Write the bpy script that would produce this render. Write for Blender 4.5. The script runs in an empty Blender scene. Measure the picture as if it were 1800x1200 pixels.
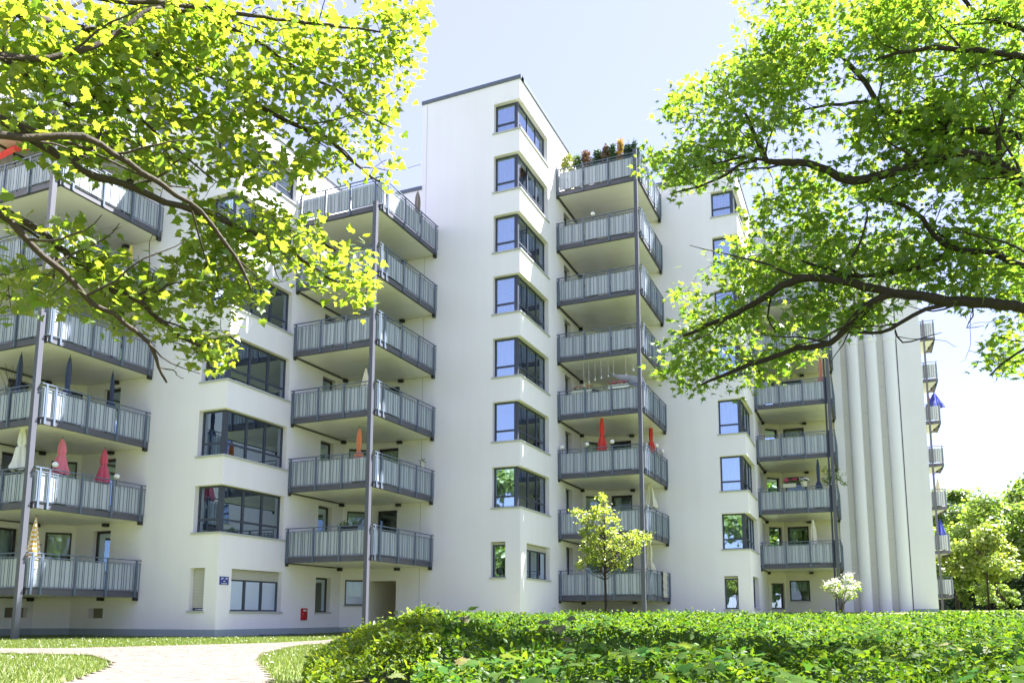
import bpy, math, random
import numpy as np
from mathutils import Vector, Matrix
random.seed(7); RNG = np.random.default_rng(7)
S = bpy.context.scene
COL = S.collection

# ---------------------------------------------------------------- camera, sky, sun, exposure
cam_data = bpy.data.cameras.new('camera')
cam = bpy.data.objects.new('camera', cam_data); COL.objects.link(cam)
cam_data.sensor_width = 36.0; cam_data.lens = 1422.5 / 1800 * 36.0
cam_data.shift_x = -0.0096; cam_data.shift_y = 0.1572
cam_data.clip_start = 0.05; cam_data.clip_end = 2500
cam.location = (0, 0, 0.767)
_p, _y = 0.1388, 0.4004
_fwd = Vector((-math.sin(_y) * math.cos(_p), math.cos(_y) * math.cos(_p), math.sin(_p)))
cam.rotation_euler = _fwd.to_track_quat('-Z', 'Y').to_euler()
S.camera = cam

SUN_DIR = Vector((0.928, 1.0, 2.1)).normalized()       # towards the sun
sun_el = math.asin(SUN_DIR.z); sun_az = math.atan2(SUN_DIR.x, SUN_DIR.y)
world = bpy.data.worlds.new('World'); S.world = world; world.use_nodes = True
wn = world.node_tree.nodes; wl = world.node_tree.links
sky = wn.new('ShaderNodeTexSky'); sky.sky_type = 'NISHITA'; sky.sun_disc = False
sky.sun_elevation = sun_el; sky.sun_rotation = sun_az
sky.altitude = 300; sky.air_density = 0.85; sky.dust_density = 0.5; sky.ozone_density = 1.6
bgn = wn['Background']; hz = wn.new('ShaderNodeMixRGB'); hz.inputs['Fac'].default_value = 0.80; hz.inputs['Color2'].default_value = (0.81, 0.78, 1.30, 1)   # thin even veil of haze
wl.new(sky.outputs['Color'], hz.inputs['Color1']); wl.new(hz.outputs['Color'], bgn.inputs['Color']); bgn.inputs['Strength'].default_value = 0.125

sd = bpy.data.lights.new('sun', 'SUN'); sd.energy = 5.0; sd.angle = math.radians(0.53); sd.color = (1.0, 0.975, 0.93)
so = bpy.data.objects.new('sun', sd); COL.objects.link(so); so.location = (20, 30, 60)
so.rotation_euler = (-SUN_DIR).to_track_quat('-Z', 'Y').to_euler()

S.view_settings.view_transform = 'Standard'; S.view_settings.look = 'None'
S.view_settings.exposure = 2.77; S.view_settings.gamma = 1.0
S.render.engine = 'CYCLES'
S.cycles.max_bounces = 8; S.cycles.transparent_max_bounces = 12; S.cycles.transmission_bounces = 4
S.cycles.diffuse_bounces = 5; S.cycles.caustics_reflective = False; S.cycles.caustics_refractive = False
S.cycles.sample_clamp_indirect = 8

# ---------------------------------------------------------------- materials
def mat(name):
    m = bpy.data.materials.new(name); m.use_nodes = True
    return m, m.node_tree.nodes, m.node_tree.links, m.node_tree.nodes['Principled BSDF']
def simple(name, col, rough=0.6, var=0.08, scale=6.0, metal=0.0, spec=0.5, bump=0.0, bscale=60, stretch=None):
    m, n, l, b = mat(name)
    tc = n.new('ShaderNodeTexCoord'); mp = n.new('ShaderNodeMapping'); no = n.new('ShaderNodeTexNoise')
    l.new(tc.outputs['Object'], mp.inputs['Vector']); l.new(mp.outputs['Vector'], no.inputs['Vector'])
    if stretch: mp.inputs['Scale'].default_value = stretch
    no.inputs['Scale'].default_value = scale; no.inputs['Detail'].default_value = 6
    mx = n.new('ShaderNodeMixRGB'); l.new(no.outputs['Fac'], mx.inputs['Fac'])
    mx.inputs['Color1'].default_value = tuple(c * (1 - var) for c in col) + (1,)
    mx.inputs['Color2'].default_value = tuple(min(1, c * (1 + var)) for c in col) + (1,)
    l.new(mx.outputs['Color'], b.inputs['Base Color'])
    b.inputs['Roughness'].default_value = rough; b.inputs['Metallic'].default_value = metal
    b.inputs['Specular IOR Level'].default_value = spec
    if bump:
        n2 = n.new('ShaderNodeTexNoise'); n2.inputs['Scale'].default_value = bscale; n2.inputs['Detail'].default_value = 4
        l.new(tc.outputs['Object'], n2.inputs['Vector'])
        bp = n.new('ShaderNodeBump'); bp.inputs['Strength'].default_value = bump; bp.inputs['Distance'].default_value = 0.01
        l.new(n2.outputs['Fac'], bp.inputs['Height']); l.new(bp.outputs['Normal'], b.inputs['Normal'])
    return m
def plaster(name, base, warm):
    m, n, l, b = mat(name)
    tc = n.new('ShaderNodeTexCoord')
    a = n.new('ShaderNodeMapping'); a.inputs['Scale'].default_value = (1.6, 1.6, 0.10); l.new(tc.outputs['Object'], a.inputs['Vector'])
    n1 = n.new('ShaderNodeTexNoise'); n1.inputs['Scale'].default_value = 1.3; n1.inputs['Detail'].default_value = 7; l.new(a.outputs['Vector'], n1.inputs['Vector'])
    n2 = n.new('ShaderNodeTexNoise'); n2.inputs['Scale'].default_value = 0.35; n2.inputs['Detail'].default_value = 5; l.new(tc.outputs['Object'], n2.inputs['Vector'])
    r1 = n.new('ShaderNodeMapRange'); r1.inputs['From Min'].default_value = 0.35; r1.inputs['From Max'].default_value = 0.7
    r1.inputs['To Min'].default_value = 0.0; r1.inputs['To Max'].default_value = 0.6; l.new(n1.outputs['Fac'], r1.inputs['Value'])
    m1 = n.new('ShaderNodeMixRGB'); l.new(r1.outputs['Result'], m1.inputs['Fac'])
    m1.inputs['Color1'].default_value = base + (1,); m1.inputs['Color2'].default_value = warm + (1,)
    m2 = n.new('ShaderNodeMixRGB'); m2.blend_type = 'MULTIPLY'; m2.inputs['Fac'].default_value = 0.10
    l.new(m1.outputs['Color'], m2.inputs['Color1']); l.new(n2.outputs['Fac'], m2.inputs['Color2'])
    l.new(m2.outputs['Color'], b.inputs['Base Color']); b.inputs['Roughness'].default_value = 0.92
    b.inputs['Specular IOR Level'].default_value = 0.25
    n3 = n.new('ShaderNodeTexNoise'); n3.inputs['Scale'].default_value = 90; n3.inputs['Detail'].default_value = 3; l.new(tc.outputs['Object'], n3.inputs['Vector'])
    bp = n.new('ShaderNodeBump'); bp.inputs['Strength'].default_value = 0.35; bp.inputs['Distance'].default_value = 0.006
    l.new(n3.outputs['Fac'], bp.inputs['Height']); l.new(bp.outputs['Normal'], b.inputs['Normal'])
    return m
def glass(name, lo=0.22):
    m = bpy.data.materials.new(name); m.use_nodes = True; n = m.node_tree.nodes; l = m.node_tree.links; n.clear()
    o = n.new('ShaderNodeOutputMaterial'); mx = n.new('ShaderNodeMixShader'); t = n.new('ShaderNodeBsdfTransparent'); g = n.new('ShaderNodeBsdfGlossy')
    t.inputs['Color'].default_value = (0.92, 0.96, 0.94, 1); g.inputs['Roughness'].default_value = 0.015; g.inputs['Color'].default_value = (0.68, 0.82, 1.0, 1)
    f = n.new('ShaderNodeFresnel'); f.inputs['IOR'].default_value = 1.5
    r = n.new('ShaderNodeMapRange'); r.inputs['From Min'].default_value = 0.0; r.inputs['From Max'].default_value = 1.0
    r.inputs['To Min'].default_value = lo; r.inputs['To Max'].default_value = 1.0
    l.new(f.outputs['Fac'], r.inputs['Value']); l.new(r.outputs['Result'], mx.inputs['Fac'])
    no = n.new('ShaderNodeTexNoise'); no.inputs['Scale'].default_value = 0.8; tc = n.new('ShaderNodeTexCoord'); l.new(tc.outputs['Object'], no.inputs['Vector'])
    bp = n.new('ShaderNodeBump'); bp.inputs['Strength'].default_value = 0.12; bp.inputs['Distance'].default_value = 0.02
    l.new(no.outputs['Fac'], bp.inputs['Height']); l.new(bp.outputs['Normal'], g.inputs['Normal'])
    l.new(t.outputs[0], mx.inputs[1]); l.new(g.outputs[0], mx.inputs[2]); l.new(mx.outputs[0], o.inputs['Surface'])
    return m
def leaf_mat(name, c1, c2, tr1, tr2, transl=0.5, per='island', gloss=0.06):
    m = bpy.data.materials.new(name); m.use_nodes = True; n = m.node_tree.nodes; l = m.node_tree.links; n.clear()
    o = n.new('ShaderNodeOutputMaterial')
    if per == 'island': g = n.new('ShaderNodeNewGeometry'); src = g.outputs['Random Per Island']
    else: g = n.new('ShaderNodeObjectInfo'); src = g.outputs['Random']
    a = n.new('ShaderNodeMixRGB'); a.inputs['Color1'].default_value = c1 + (1,); a.inputs['Color2'].default_value = c2 + (1,); l.new(src, a.inputs['Fac'])
    b = n.new('ShaderNodeMixRGB'); b.inputs['Color1'].default_value = tr1 + (1,); b.inputs['Color2'].default_value = tr2 + (1,); l.new(src, b.inputs['Fac'])
    d = n.new('ShaderNodeBsdfDiffuse'); t = n.new('ShaderNodeBsdfTranslucent'); gl = n.new('ShaderNodeBsdfGlossy'); gl.inputs['Roughness'].default_value = 0.5
    l.new(a.outputs['Color'], d.inputs['Color']); l.new(b.outputs['Color'], t.inputs['Color'])
    m1 = n.new('ShaderNodeMixShader'); m1.inputs['Fac'].default_value = transl; l.new(d.outputs[0], m1.inputs[1]); l.new(t.outputs[0], m1.inputs[2])
    m2 = n.new('ShaderNodeMixShader'); m2.inputs['Fac'].default_value = gloss; l.new(m1.outputs[0], m2.inputs[1]); l.new(gl.outputs[0], m2.inputs[2])
    l.new(m2.outputs[0], o.inputs['Surface'])
    return m

M = {}
M['white'] = plaster('white_render', (0.85, 0.815, 0.885), (0.81, 0.775, 0.845))
M['cream'] = plaster('cream_render', (0.78, 0.735, 0.64), (0.73, 0.69, 0.60))
M['plinth'] = simple('plinth_paint', (0.30, 0.345, 0.40), 0.85, 0.10, 2.0, stretch=(2, 2, 0.4), bump=0.3)
M['coping'] = simple('coping_sheet', (0.10, 0.12, 0.155), 0.45, 0.10, 3.0)
M['frame'] = simple('frame_anthracite', (0.040, 0.048, 0.078), 0.42, 0.10, 3.0)
M['rail'] = simple('rail_steel', (0.095, 0.125, 0.185), 0.45, 0.10, 4.0)
M['bar'] = simple('bar_steel', (0.13, 0.165, 0.225), 0.5, 0.1, 4.0)
M['beam'] = simple('beam_steel', (0.080, 0.080, 0.105), 0.55, 0.12, 3.0)
M['post'] = simple('post_steel', (0.080, 0.083, 0.108), 0.42, 0.12, 2.0, stretch=(1, 1, 0.3))
M['panel'] = simple('railing_board', (0.45, 0.485, 0.55), 0.5, 0.06, 1.6, stretch=(3, 3, 0.4))
M['soffit'] = simple('soffit_board', (0.80, 0.785, 0.77), 0.30, 0.04, 0.7, spec=0.5)
M['deck'] = simple('deck_concrete', (0.13, 0.12, 0.11), 0.9, 0.1, 3.0)
M['sill'] = simple('sill_aluminium', (0.42, 0.43, 0.44), 0.45, 0.08, 5.0)
M['shutter'] = simple('shutter_slats', (0.48, 0.46, 0.42), 0.55, 0.05, 5.0)
M['curtain'] = simple('curtain_cloth', (0.80, 0.82, 0.80), 0.95, 0.06, 2.0)
M['curtain2'] = simple('blind_cloth', (0.42, 0.50, 0.48), 0.95, 0.06, 2.0)
M['inside'] = simple('room_wall', (0.60, 0.58, 0.54), 0.95, 0.1, 1.0)
M['door'] = simple('door_frame_brown', (0.035, 0.027, 0.024), 0.45, 0.12, 3.0)
M['niche'] = simple('cellar_niche', (0.22, 0.20, 0.15), 0.9, 0.2, 6.0)  # shade of a deeper niche is put into this dark colour
M['black'] = simple('black_metal', (0.018, 0.018, 0.022), 0.5, 0.1, 4.0)
M['pipe'] = simple('pilaster_white', (0.79, 0.765, 0.84), 0.62, 0.03, 1.0, stretch=(1, 1, 0.15))
M['groove'] = simple('groove_panel', (0.50, 0.48, 0.475), 0.8, 0.06, 1.5, stretch=(1, 1, 0.3))
M['glass'] = glass('window_glass', 0.37); M['glass_recess'] = glass('recess_glass', 0.02)
M['lamp'] = simple('lamp_globe', (0.84, 0.84, 0.82), 0.25, 0.02, 5.0)
M['bark'] = simple('maple_bark', (0.040, 0.029, 0.020), 0.9, 0.55, 22.0, bump=0.9, bscale=45)
M['bark_dark'] = simple('dark_bark', (0.024, 0.018, 0.014), 0.92, 0.6, 20.0, bump=0.9, bscale=40)  # darker brown bark for the right maple and the far trees
M['twig'] = simple('twig_bark', (0.042, 0.030, 0.018), 0.85, 0.4, 20.0)
M['leaf_l'] = leaf_mat('maple_leaf_sunny', (0.070, 0.145, 0.016), (0.115, 0.165, 0.018), (0.205, 0.355, 0.018), (0.390, 0.440, 0.030), 0.60)
M['leaf_l1'] = leaf_mat('maple_leaf_sunny_single', (0.070, 0.145, 0.016), (0.115, 0.165, 0.018), (0.205, 0.355, 0.018), (0.390, 0.440, 0.030), 0.60, 'obj')
M['leaf_r'] = leaf_mat('maple_leaf_green', (0.066, 0.150, 0.018), (0.100, 0.170, 0.020), (0.155, 0.325, 0.018), (0.330, 0.430, 0.030), 0.58)
M['leaf_r1'] = leaf_mat('maple_leaf_green_single', (0.066, 0.150, 0.018), (0.100, 0.170, 0.020), (0.155, 0.325, 0.018), (0.330, 0.430, 0.030), 0.58, 'obj')
M['leaf_y'] = leaf_mat('variegated_leaf', (0.120, 0.195, 0.022), (0.270, 0.320, 0.070), (0.270, 0.390, 0.020), (0.450, 0.480, 0.070), 0.5)
M['leaf_h'] = leaf_mat('hedge_leaf', (0.075, 0.155, 0.012), (0.140, 0.205, 0.016), (0.180, 0.330, 0.012), (0.390, 0.450, 0.020), 0.45, gloss=0.035)
M['leaf_g'] = leaf_mat('cover_leaf', (0.022, 0.075, 0.008), (0.065, 0.130, 0.012), (0.060, 0.175, 0.008), (0.240, 0.350, 0.014), 0.42, gloss=0.02)  # tree shade over the bed is put into these darker greens
M['leaf_g2'] = leaf_mat('broad_cover_leaf', (0.036, 0.104, 0.024), (0.088, 0.136, 0.036), (0.062, 0.174, 0.019), (0.186, 0.223, 0.031), 0.4, gloss=0.0)
M['leaf_s'] = leaf_mat('seedling_leaf', (0.056, 0.128, 0.024), (0.160, 0.136, 0.040), (0.093, 0.186, 0.025), (0.223, 0.186, 0.037), 0.4, 'obj', gloss=0.05)
M['leaf_b'] = leaf_mat('far_leaf', (0.090, 0.170, 0.028), (0.150, 0.215, 0.036), (0.180, 0.330, 0.028), (0.310, 0.400, 0.040), 0.5)
M['leaf_b2'] = leaf_mat('far_leaf_yellow', (0.110, 0.180, 0.024), (0.180, 0.220, 0.032), (0.220, 0.340, 0.024), (0.340, 0.390, 0.040), 0.5)
M['leaf_d'] = leaf_mat('far_leaf_dark', (0.016, 0.040, 0.016), (0.032, 0.068, 0.024), (0.019, 0.056, 0.012), (0.037, 0.081, 0.019), 0.3)  # shaded background trees carry their shade in these darker greens
M['blossom'] = leaf_mat('blossom_white', (0.72, 0.70, 0.66), (0.80, 0.78, 0.74), (0.6, 0.58, 0.5), (0.7, 0.66, 0.6), 0.3)
M['grass'] = leaf_mat('grass_blade', (0.078, 0.140, 0.012), (0.145, 0.175, 0.030), (0.140, 0.230, 0.012), (0.205, 0.235, 0.030), 0.42)
M['under'] = simple('undergrowth_soil', (0.030, 0.042, 0.014), 0.95, 0.5, 8.0, bump=0.8, bscale=20)

# ---------------------------------------------------------------- mesh helpers
class MB:
    def __init__(s): s.v = []; s.f = []
    def quad(s, a, b, c, d):
        k = len(s.v); s.v += [tuple(a), tuple(b), tuple(c), tuple(d)]; s.f.append((k, k+1, k+2, k+3)); return s
    def poly(s, pts):
        k = len(s.v); s.v += [tuple(p) for p in pts]; s.f.append(tuple(range(k, k+len(pts)))); return s
    def box(s, x0, y0, z0, x1, y1, z1):
        k = len(s.v)
        s.v += [(x0,y0,z0),(x1,y0,z0),(x1,y1,z0),(x0,y1,z0),(x0,y0,z1),(x1,y0,z1),(x1,y1,z1),(x0,y1,z1)]
        for f in ((0,3,2,1),(4,5,6,7),(0,1,5,4),(1,2,6,5),(2,3,7,6),(3,0,4,7)): s.f.append(tuple(k+i for i in f))
        return s
    def obox(s, P, U, N, u0, u1, n0, n1, z0, z1):      # box in a wall frame: U along the wall, N outward, z up
        k = len(s.v)
        for z in (z0, z1):
            for u, n in ((u0, n0), (u1, n0), (u1, n1), (u0, n1)):
                s.v.append((P[0]+U[0]*u+N[0]*n, P[1]+U[1]*u+N[1]*n, P[2]+z))
        for f in ((0,3,2,1),(4,5,6,7),(0,1,5,4),(1,2,6,5),(2,3,7,6),(3,0,4,7)): s.f.append(tuple(k+i for i in f))
        return s
    def prism(s, pts, z0, z1):
        n = len(pts); k = len(s.v)
        s.v += [(p[0], p[1], z0) for p in pts] + [(p[0], p[1], z1) for p in pts]
        s.f.append(tuple(k+i for i in reversed(range(n)))); s.f.append(tuple(k+n+i for i in range(n)))
        for i in range(n): j = (i+1) % n; s.f.append((k+i, k+j, k+n+j, k+n+i))
        return s
    def tube(s, pts, rad, n=6, cap=True):
        pts = [Vector(p) for p in pts]; k0 = len(s.v); ref = None
        for i, p in enumerate(pts):
            t = (pts[min(i+1, len(pts)-1)] - pts[max(i-1, 0)])
            t = t.normalized() if t.length > 1e-9 else Vector((0, 0, 1))
            if ref is None:
                ref = Vector((0, 0, 1)).cross(t)
                if ref.length < 0.1: ref = Vector((1, 0, 0)).cross(t)
            ref = (ref - t * ref.dot(t)).normalized(); b = t.cross(ref)
            r = rad[i] if isinstance(rad, (list, tuple)) else rad
            for j in range(n):
                a = 2*math.pi*j/n; s.v.append(tuple(p + ref*(math.cos(a)*r) + b*(math.sin(a)*r)))
        for i in range(len(pts)-1):
            for j in range(n):
                a = k0+i*n+j; b2 = k0+i*n+(j+1) % n; s.f.append((a, b2, b2+n, a+n))
        if cap:
            s.f.append(tuple(k0+j for j in reversed(range(n)))); e = k0+(len(pts)-1)*n; s.f.append(tuple(e+j for j in range(n)))
        return s
    def lathe(s, c, prof, n=12, star=0.0, lobes=8, ph=0.0):
        k0 = len(s.v)
        for (r, z) in prof:
            for j in range(n):
                a = 2*math.pi*j/n; rr = r * (1 + star*math.cos(lobes*a+ph)); s.v.append((c[0]+rr*math.cos(a), c[1]+rr*math.sin(a), c[2]+z))
        for i in range(len(prof)-1):
            for j in range(n):
                a = k0+i*n+j; b = k0+i*n+(j+1) % n; s.f.append((a, b, b+n, a+n))
        s.f.append(tuple(k0+j for j in reversed(range(n)))); e = k0+(len(prof)-1)*n; s.f.append(tuple(e+j for j in range(n)))
        return s
    def mesh(s, name, m, o=(0, 0, 0), smooth=False):
        me = bpy.data.meshes.new(name)
        me.from_pydata([(v[0]-o[0], v[1]-o[1], v[2]-o[2]) for v in s.v], [], s.f)
        me.materials.append(m)
        if smooth: me.polygons.foreach_set('use_smooth', [True]*len(me.polygons))
        me.update(); return me
WO = {}                                                  # world origin of every object made here
def link(name, data, origin, parent=None, **props):
    o = bpy.data.objects.new(name, data); COL.objects.link(o); WO[o] = Vector(origin)
    if parent is not None: o.parent = parent; o.location = Vector(origin) - WO[parent]
    else: o.location = origin
    for k, v in props.items(): o[k] = v
    return o
def part(name, mb, m, parent, origin=None, smooth=False, **props):
    origin = WO[parent] if origin is None else origin
    return link(name, mb.mesh(name, m, origin, smooth), origin, parent, **props)
def thing(name, label, cat, origin, group=None):
    p = dict(label=label, category=cat)
    if group: p['group'] = group
    return link(name, None, origin, None, **p)
def single(name, mb, m, label, cat, origin, group=None, smooth=False, **pr):
    p = dict(label=label, category=cat); p.update(pr)
    if group: p['group'] = group
    return link(name, mb.mesh(name, m, origin, smooth), origin, None, **p)
def np_mesh(name, V, F, m, smooth=False):                # V (n,3), F (m,k)
    me = bpy.data.meshes.new(name); k = F.shape[1]
    me.vertices.add(len(V)); me.vertices.foreach_set('co', V.astype(np.float32).ravel())
    me.loops.add(F.size); me.loops.foreach_set('vertex_index', F.astype(np.int32).ravel())
    me.polygons.add(len(F)); me.polygons.foreach_set('loop_start', np.arange(0, F.size, k, dtype=np.int32))
    try: me.polygons.foreach_set('loop_total', np.full(len(F), k, dtype=np.int32))
    except Exception: pass
    me.materials.append(m); me.update(calc_edges=True)
    if smooth: me.polygons.foreach_set('use_smooth', [True]*len(F))
    return me
def rot_from(normal, tip):                               # arrays (n,3): leaf plane normal and tip direction -> 3x3 (columns x, y=tip, z=normal)
    n = normal / np.linalg.norm(normal, axis=1, keepdims=True)
    t = tip - n * (tip*n).sum(1, keepdims=True); t /= np.linalg.norm(t, axis=1, keepdims=True) + 1e-9
    x = np.cross(t, n); return np.stack([x, t, n], axis=2)
def scatter(name, LV, LF, pos, R, sc, m):
    V = np.einsum('nij,vj->nvi', R, LV) * sc[:, None, None] + pos[:, None, :]
    n = len(pos); F = (LF[None] + (np.arange(n)*len(LV))[:, None, None]).reshape(-1, LF.shape[1])
    return np_mesh(name, V.reshape(-1, 3), F, m)
# leaf outlines: y is the tip direction, leaf about 1 unit wide
def maple(droop=0.18, fold=0.10):
    o = [(0, 0), (.10, -.04), (.30, -.10), (.26, .05), (.50, .10), (.40, .20), (.52, .36), (.33, .36), (.30, .46), (.20, .44), (.20, .62), (.10, .66), (0, .92)]
    pts = o + [(-x, y) for x, y in reversed(o[1:-1])]
    c = (0, .22); V = [(c[0], c[1], .03)]
    for x, y in pts: V.append((x, y, fold*abs(x) - droop*(x*x + (y-.2)**2)))
    n = len(pts); F = [(0, 1+i, 1+(i+1) % n) for i in range(n)]
    return np.array(V), np.array(F)
def palmate():                                           # deeply cut, narrow lobes
    o = [(0, 0), (.16, -.12), (.14, .04), (.46, -.02), (.26, .14), (.52, .40), (.20, .32), (.16, .50), (.07, .46), (0, 1.0)]
    pts = o + [(-x, y) for x, y in reversed(o[1:-1])]
    V = [(0, .18, .03)]
    for x, y in pts: V.append((x, y, .12*abs(x) - .28*(x*x + (y-.2)**2)))
    n = len(pts); F = [(0, 1+i, 1+(i+1) % n) for i in range(n)]
    return np.array(V), np.array(F)
def oval():
    V = [(0, 0, 0), (.28, .35, .07), (.2, .75, .04), (0, 1, -.08), (-.2, .75, .04), (-.28, .35, .07)]
    return np.array(V), np.array([(0, 1, 2), (0, 2, 3), (0, 3, 4), (0, 4, 5)])
MAPLE, PALM, OVAL = maple(), palmate(), oval()

# ---------------------------------------------------------------- ground, path
def ground_z(x, y):
    t = min(1, max(0, (y - 26) / 21)); t = t*t*(3-2*t)
    u = min(1, max(0, (y - 47) / 16))
    return 0.95*t + 0.2*u
def in_poly(x, y, P):
    c = False; j = len(P)-1
    for i in range(len(P)):
        if (P[i][1] > y) != (P[j][1] > y) and x < (P[j][0]-P[i][0])*(y-P[i][1])/(P[j][1]-P[i][1])+P[i][0]: c = not c
        j = i
    return c
gx = sorted(set([-900, -400, -200, -120, -80] + list(range(-60, 41, 4)) + [60, 100, 200, 400, 900]))
gy = sorted(set([-900, -300, -120, -60] + list(range(-40, 26, 5)) + list(range(26, 66, 2)) + [80, 110, 160, 260, 500, 1100]))
g = MB()
for y in gy:
    for x in gx: g.v.append((x, y, ground_z(x, y)))
nx = len(gx)
for j in range(len(gy)-1):
    for i in range(nx-1): a = j*nx+i; g.f.append((a, a+1, a+1+nx, a+nx))
m, n, l, b = mat('lawn')
tc = n.new('ShaderNodeTexCoord'); n1 = n.new('ShaderNodeTexNoise'); n1.inputs['Scale'].default_value = 0.5; n1.inputs['Detail'].default_value = 8
n2 = n.new('ShaderNodeTexNoise'); n2.inputs['Scale'].default_value = 14; n2.inputs['Detail'].default_value = 6
for q in (n1, n2): l.new(tc.outputs['Object'], q.inputs['Vector'])
mx = n.new('ShaderNodeMixRGB'); mx.inputs['Color1'].default_value = (0.085, 0.135, 0.027, 1); mx.inputs['Color2'].default_value = (0.18, 0.185, 0.075, 1)
ad = n.new('ShaderNodeMath'); ad.operation = 'MULTIPLY'; l.new(n1.outputs['Fac'], ad.inputs[0]); l.new(n2.outputs['Fac'], ad.inputs[1])
mr = n.new('ShaderNodeMapRange'); mr.inputs['From Min'].default_value = 0.12; mr.inputs['From Max'].default_value = 0.40; l.new(ad.outputs[0], mr.inputs['Value'])
l.new(mr.outputs['Result'], mx.inputs['Fac']); l.new(mx.outputs['Color'], b.inputs['Base Color']); b.inputs['Roughness'].default_value = 0.95
M['lawn'] = m
single('ground', g, M['lawn'], 'sunlit mown lawn and gently rising ground around the white apartment building', 'ground', (0, 0, 0), kind='structure')
del COL.objects['ground']['category']

PATH = [(-34, 11.6), (-24, 12.1), (-18.95, 12.3), (-16.9, 13.6), (-16.04, 16.0), (-15.17, 18.21), (-15.3, 20.3), (-17.0, 24.5), (-18.3, 30.2), (-16.4, 30.2), (-14.6, 24), (-13.7, 19.0), (-13.5, 17.46),
        (-12.7, 15.67), (-11.0, 12.85), (-9.26, 10.7), (-7.14, 8.46), (-6.36, 7.64), (-5.2, 5.5), (-3.4, 1.5), (-1.6, -12), (-4.0, -12), (-5.6, 1.5), (-7.3, 5.2), (-8.45, 6.75),
        (-10.1, 8.6), (-11.0, 9.45), (-12.3, 10.4), (-13.9, 11.35), (-16.97, 11.0), (-24, 10.7), (-34, 10.3)]
m, n, l, b = mat('path_pavers')
tc = n.new('ShaderNodeTexCoord'); n1 = n.new('ShaderNodeTexNoise'); n1.inputs['Scale'].default_value = 1.1; n1.inputs['Detail'].default_value = 7
l.new(tc.outputs['Object'], n1.inputs['Vector']); ge = n.new('ShaderNodeNewGeometry')
c1 = n.new('ShaderNodeMixRGB'); c1.inputs['Color1'].default_value = (0.145, 0.118, 0.098, 1); c1.inputs['Color2'].default_value = (0.180, 0.150, 0.127, 1); l.new(ge.outputs['Random Per Island'], c1.inputs['Fac'])
c2 = n.new('ShaderNodeMixRGB'); c2.blend_type = 'MULTIPLY'; c2.inputs['Fac'].default_value = 0.35; l.new(c1.outputs['Color'], c2.inputs['Color1']); l.new(n1.outputs['Fac'], c2.inputs['Color2'])
l.new(c2.outputs['Color'], b.inputs['Base Color']); b.inputs['Roughness'].default_value = 0.9
M['paver'] = m
M['joint'] = simple('path_joint_sand', (0.095, 0.077, 0.062), 0.95, 0.2, 3.0)
pb = MB(); pb.poly([(x, y, 0.02 + ground_z(x, y)*0) for x, y in PATH])
path = link('path', pb.mesh('path', M['joint']), (0, 0, 0), None, kind='structure', label='pale brick paved footpath forking through the lawn to the house')
pav = MB(); ca, sa = math.cos(math.radians(21)), math.sin(math.radians(21))
for i in range(-150, 150):
    for j in range(-120, 260):
        u = i*0.145 + (0.0725 if j % 2 else 0); v = j*0.10
        x = -9 + u*ca - v*sa; y = 8 + u*sa + v*ca
        if y < 6.0 or y > 20.5 or x < -24 or not in_poly(x, y, PATH): continue
        dz = random.uniform(-.002, .002); k = len(pav.v)
        for z in (0.018, 0.032+dz):
            for du, dv in ((-.0695, -.047), (.0695, -.047), (.0695, .047), (-.0695, .047)):
                pav.v.append((x+du*ca-dv*sa, y+du*sa+dv*ca, z))
        for f in ((4, 5, 6, 7), (0, 1, 5, 4), (1, 2, 6, 5), (2, 3, 7, 6), (3, 0, 4, 7)): pav.f.append(tuple(k+q for q in f))
part('paver', pav, M['paver'], path, kind='stuff')

# ---------------------------------------------------------------- the apartment building
Xk = [-29.09, -21.01, -12.917, -4.933, 3.422]; Yk = [13.97, 22.149, 30.33, 39.234, 47.375]
ROOF = [21.7, 20.05, 24.5, 23.1, 22.0]
ZS = {1: 0.92, 2: 2.411, 3: 1.09}; NROW = {1: 6, 2: 7, 3: 7}; TOPH = {1: 1.34, 2: 1.42, 3: 1.35}
LINKROOF = {1: 21.7, 2: 20.3, 3: 24.5, 4: 23.4}          # wall segment behind the balconies
TW = 4.95; DG = 0.90; DX = 0.85
BZ = {0: 1.437, 1: 0.016, 2: 1.444, 3: 0.349}             # underside of the balcony beams in notch j
PX = {0: -24.741, 1: -16.988, 2: -8.772, 3: -1.095}; PY = {0: 17.777, 1: 25.725, 2: 34.825, 3: 43.25}
KR = {0: range(0, 7), 1: range(1, 7), 2: range(0, 8), 3: range(1, 8)}
BL = thing('apartment_building', 'white stepped apartment building with grey balconies on steel posts and corner windows', 'apartment building', (-13, 30, 0))

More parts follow.
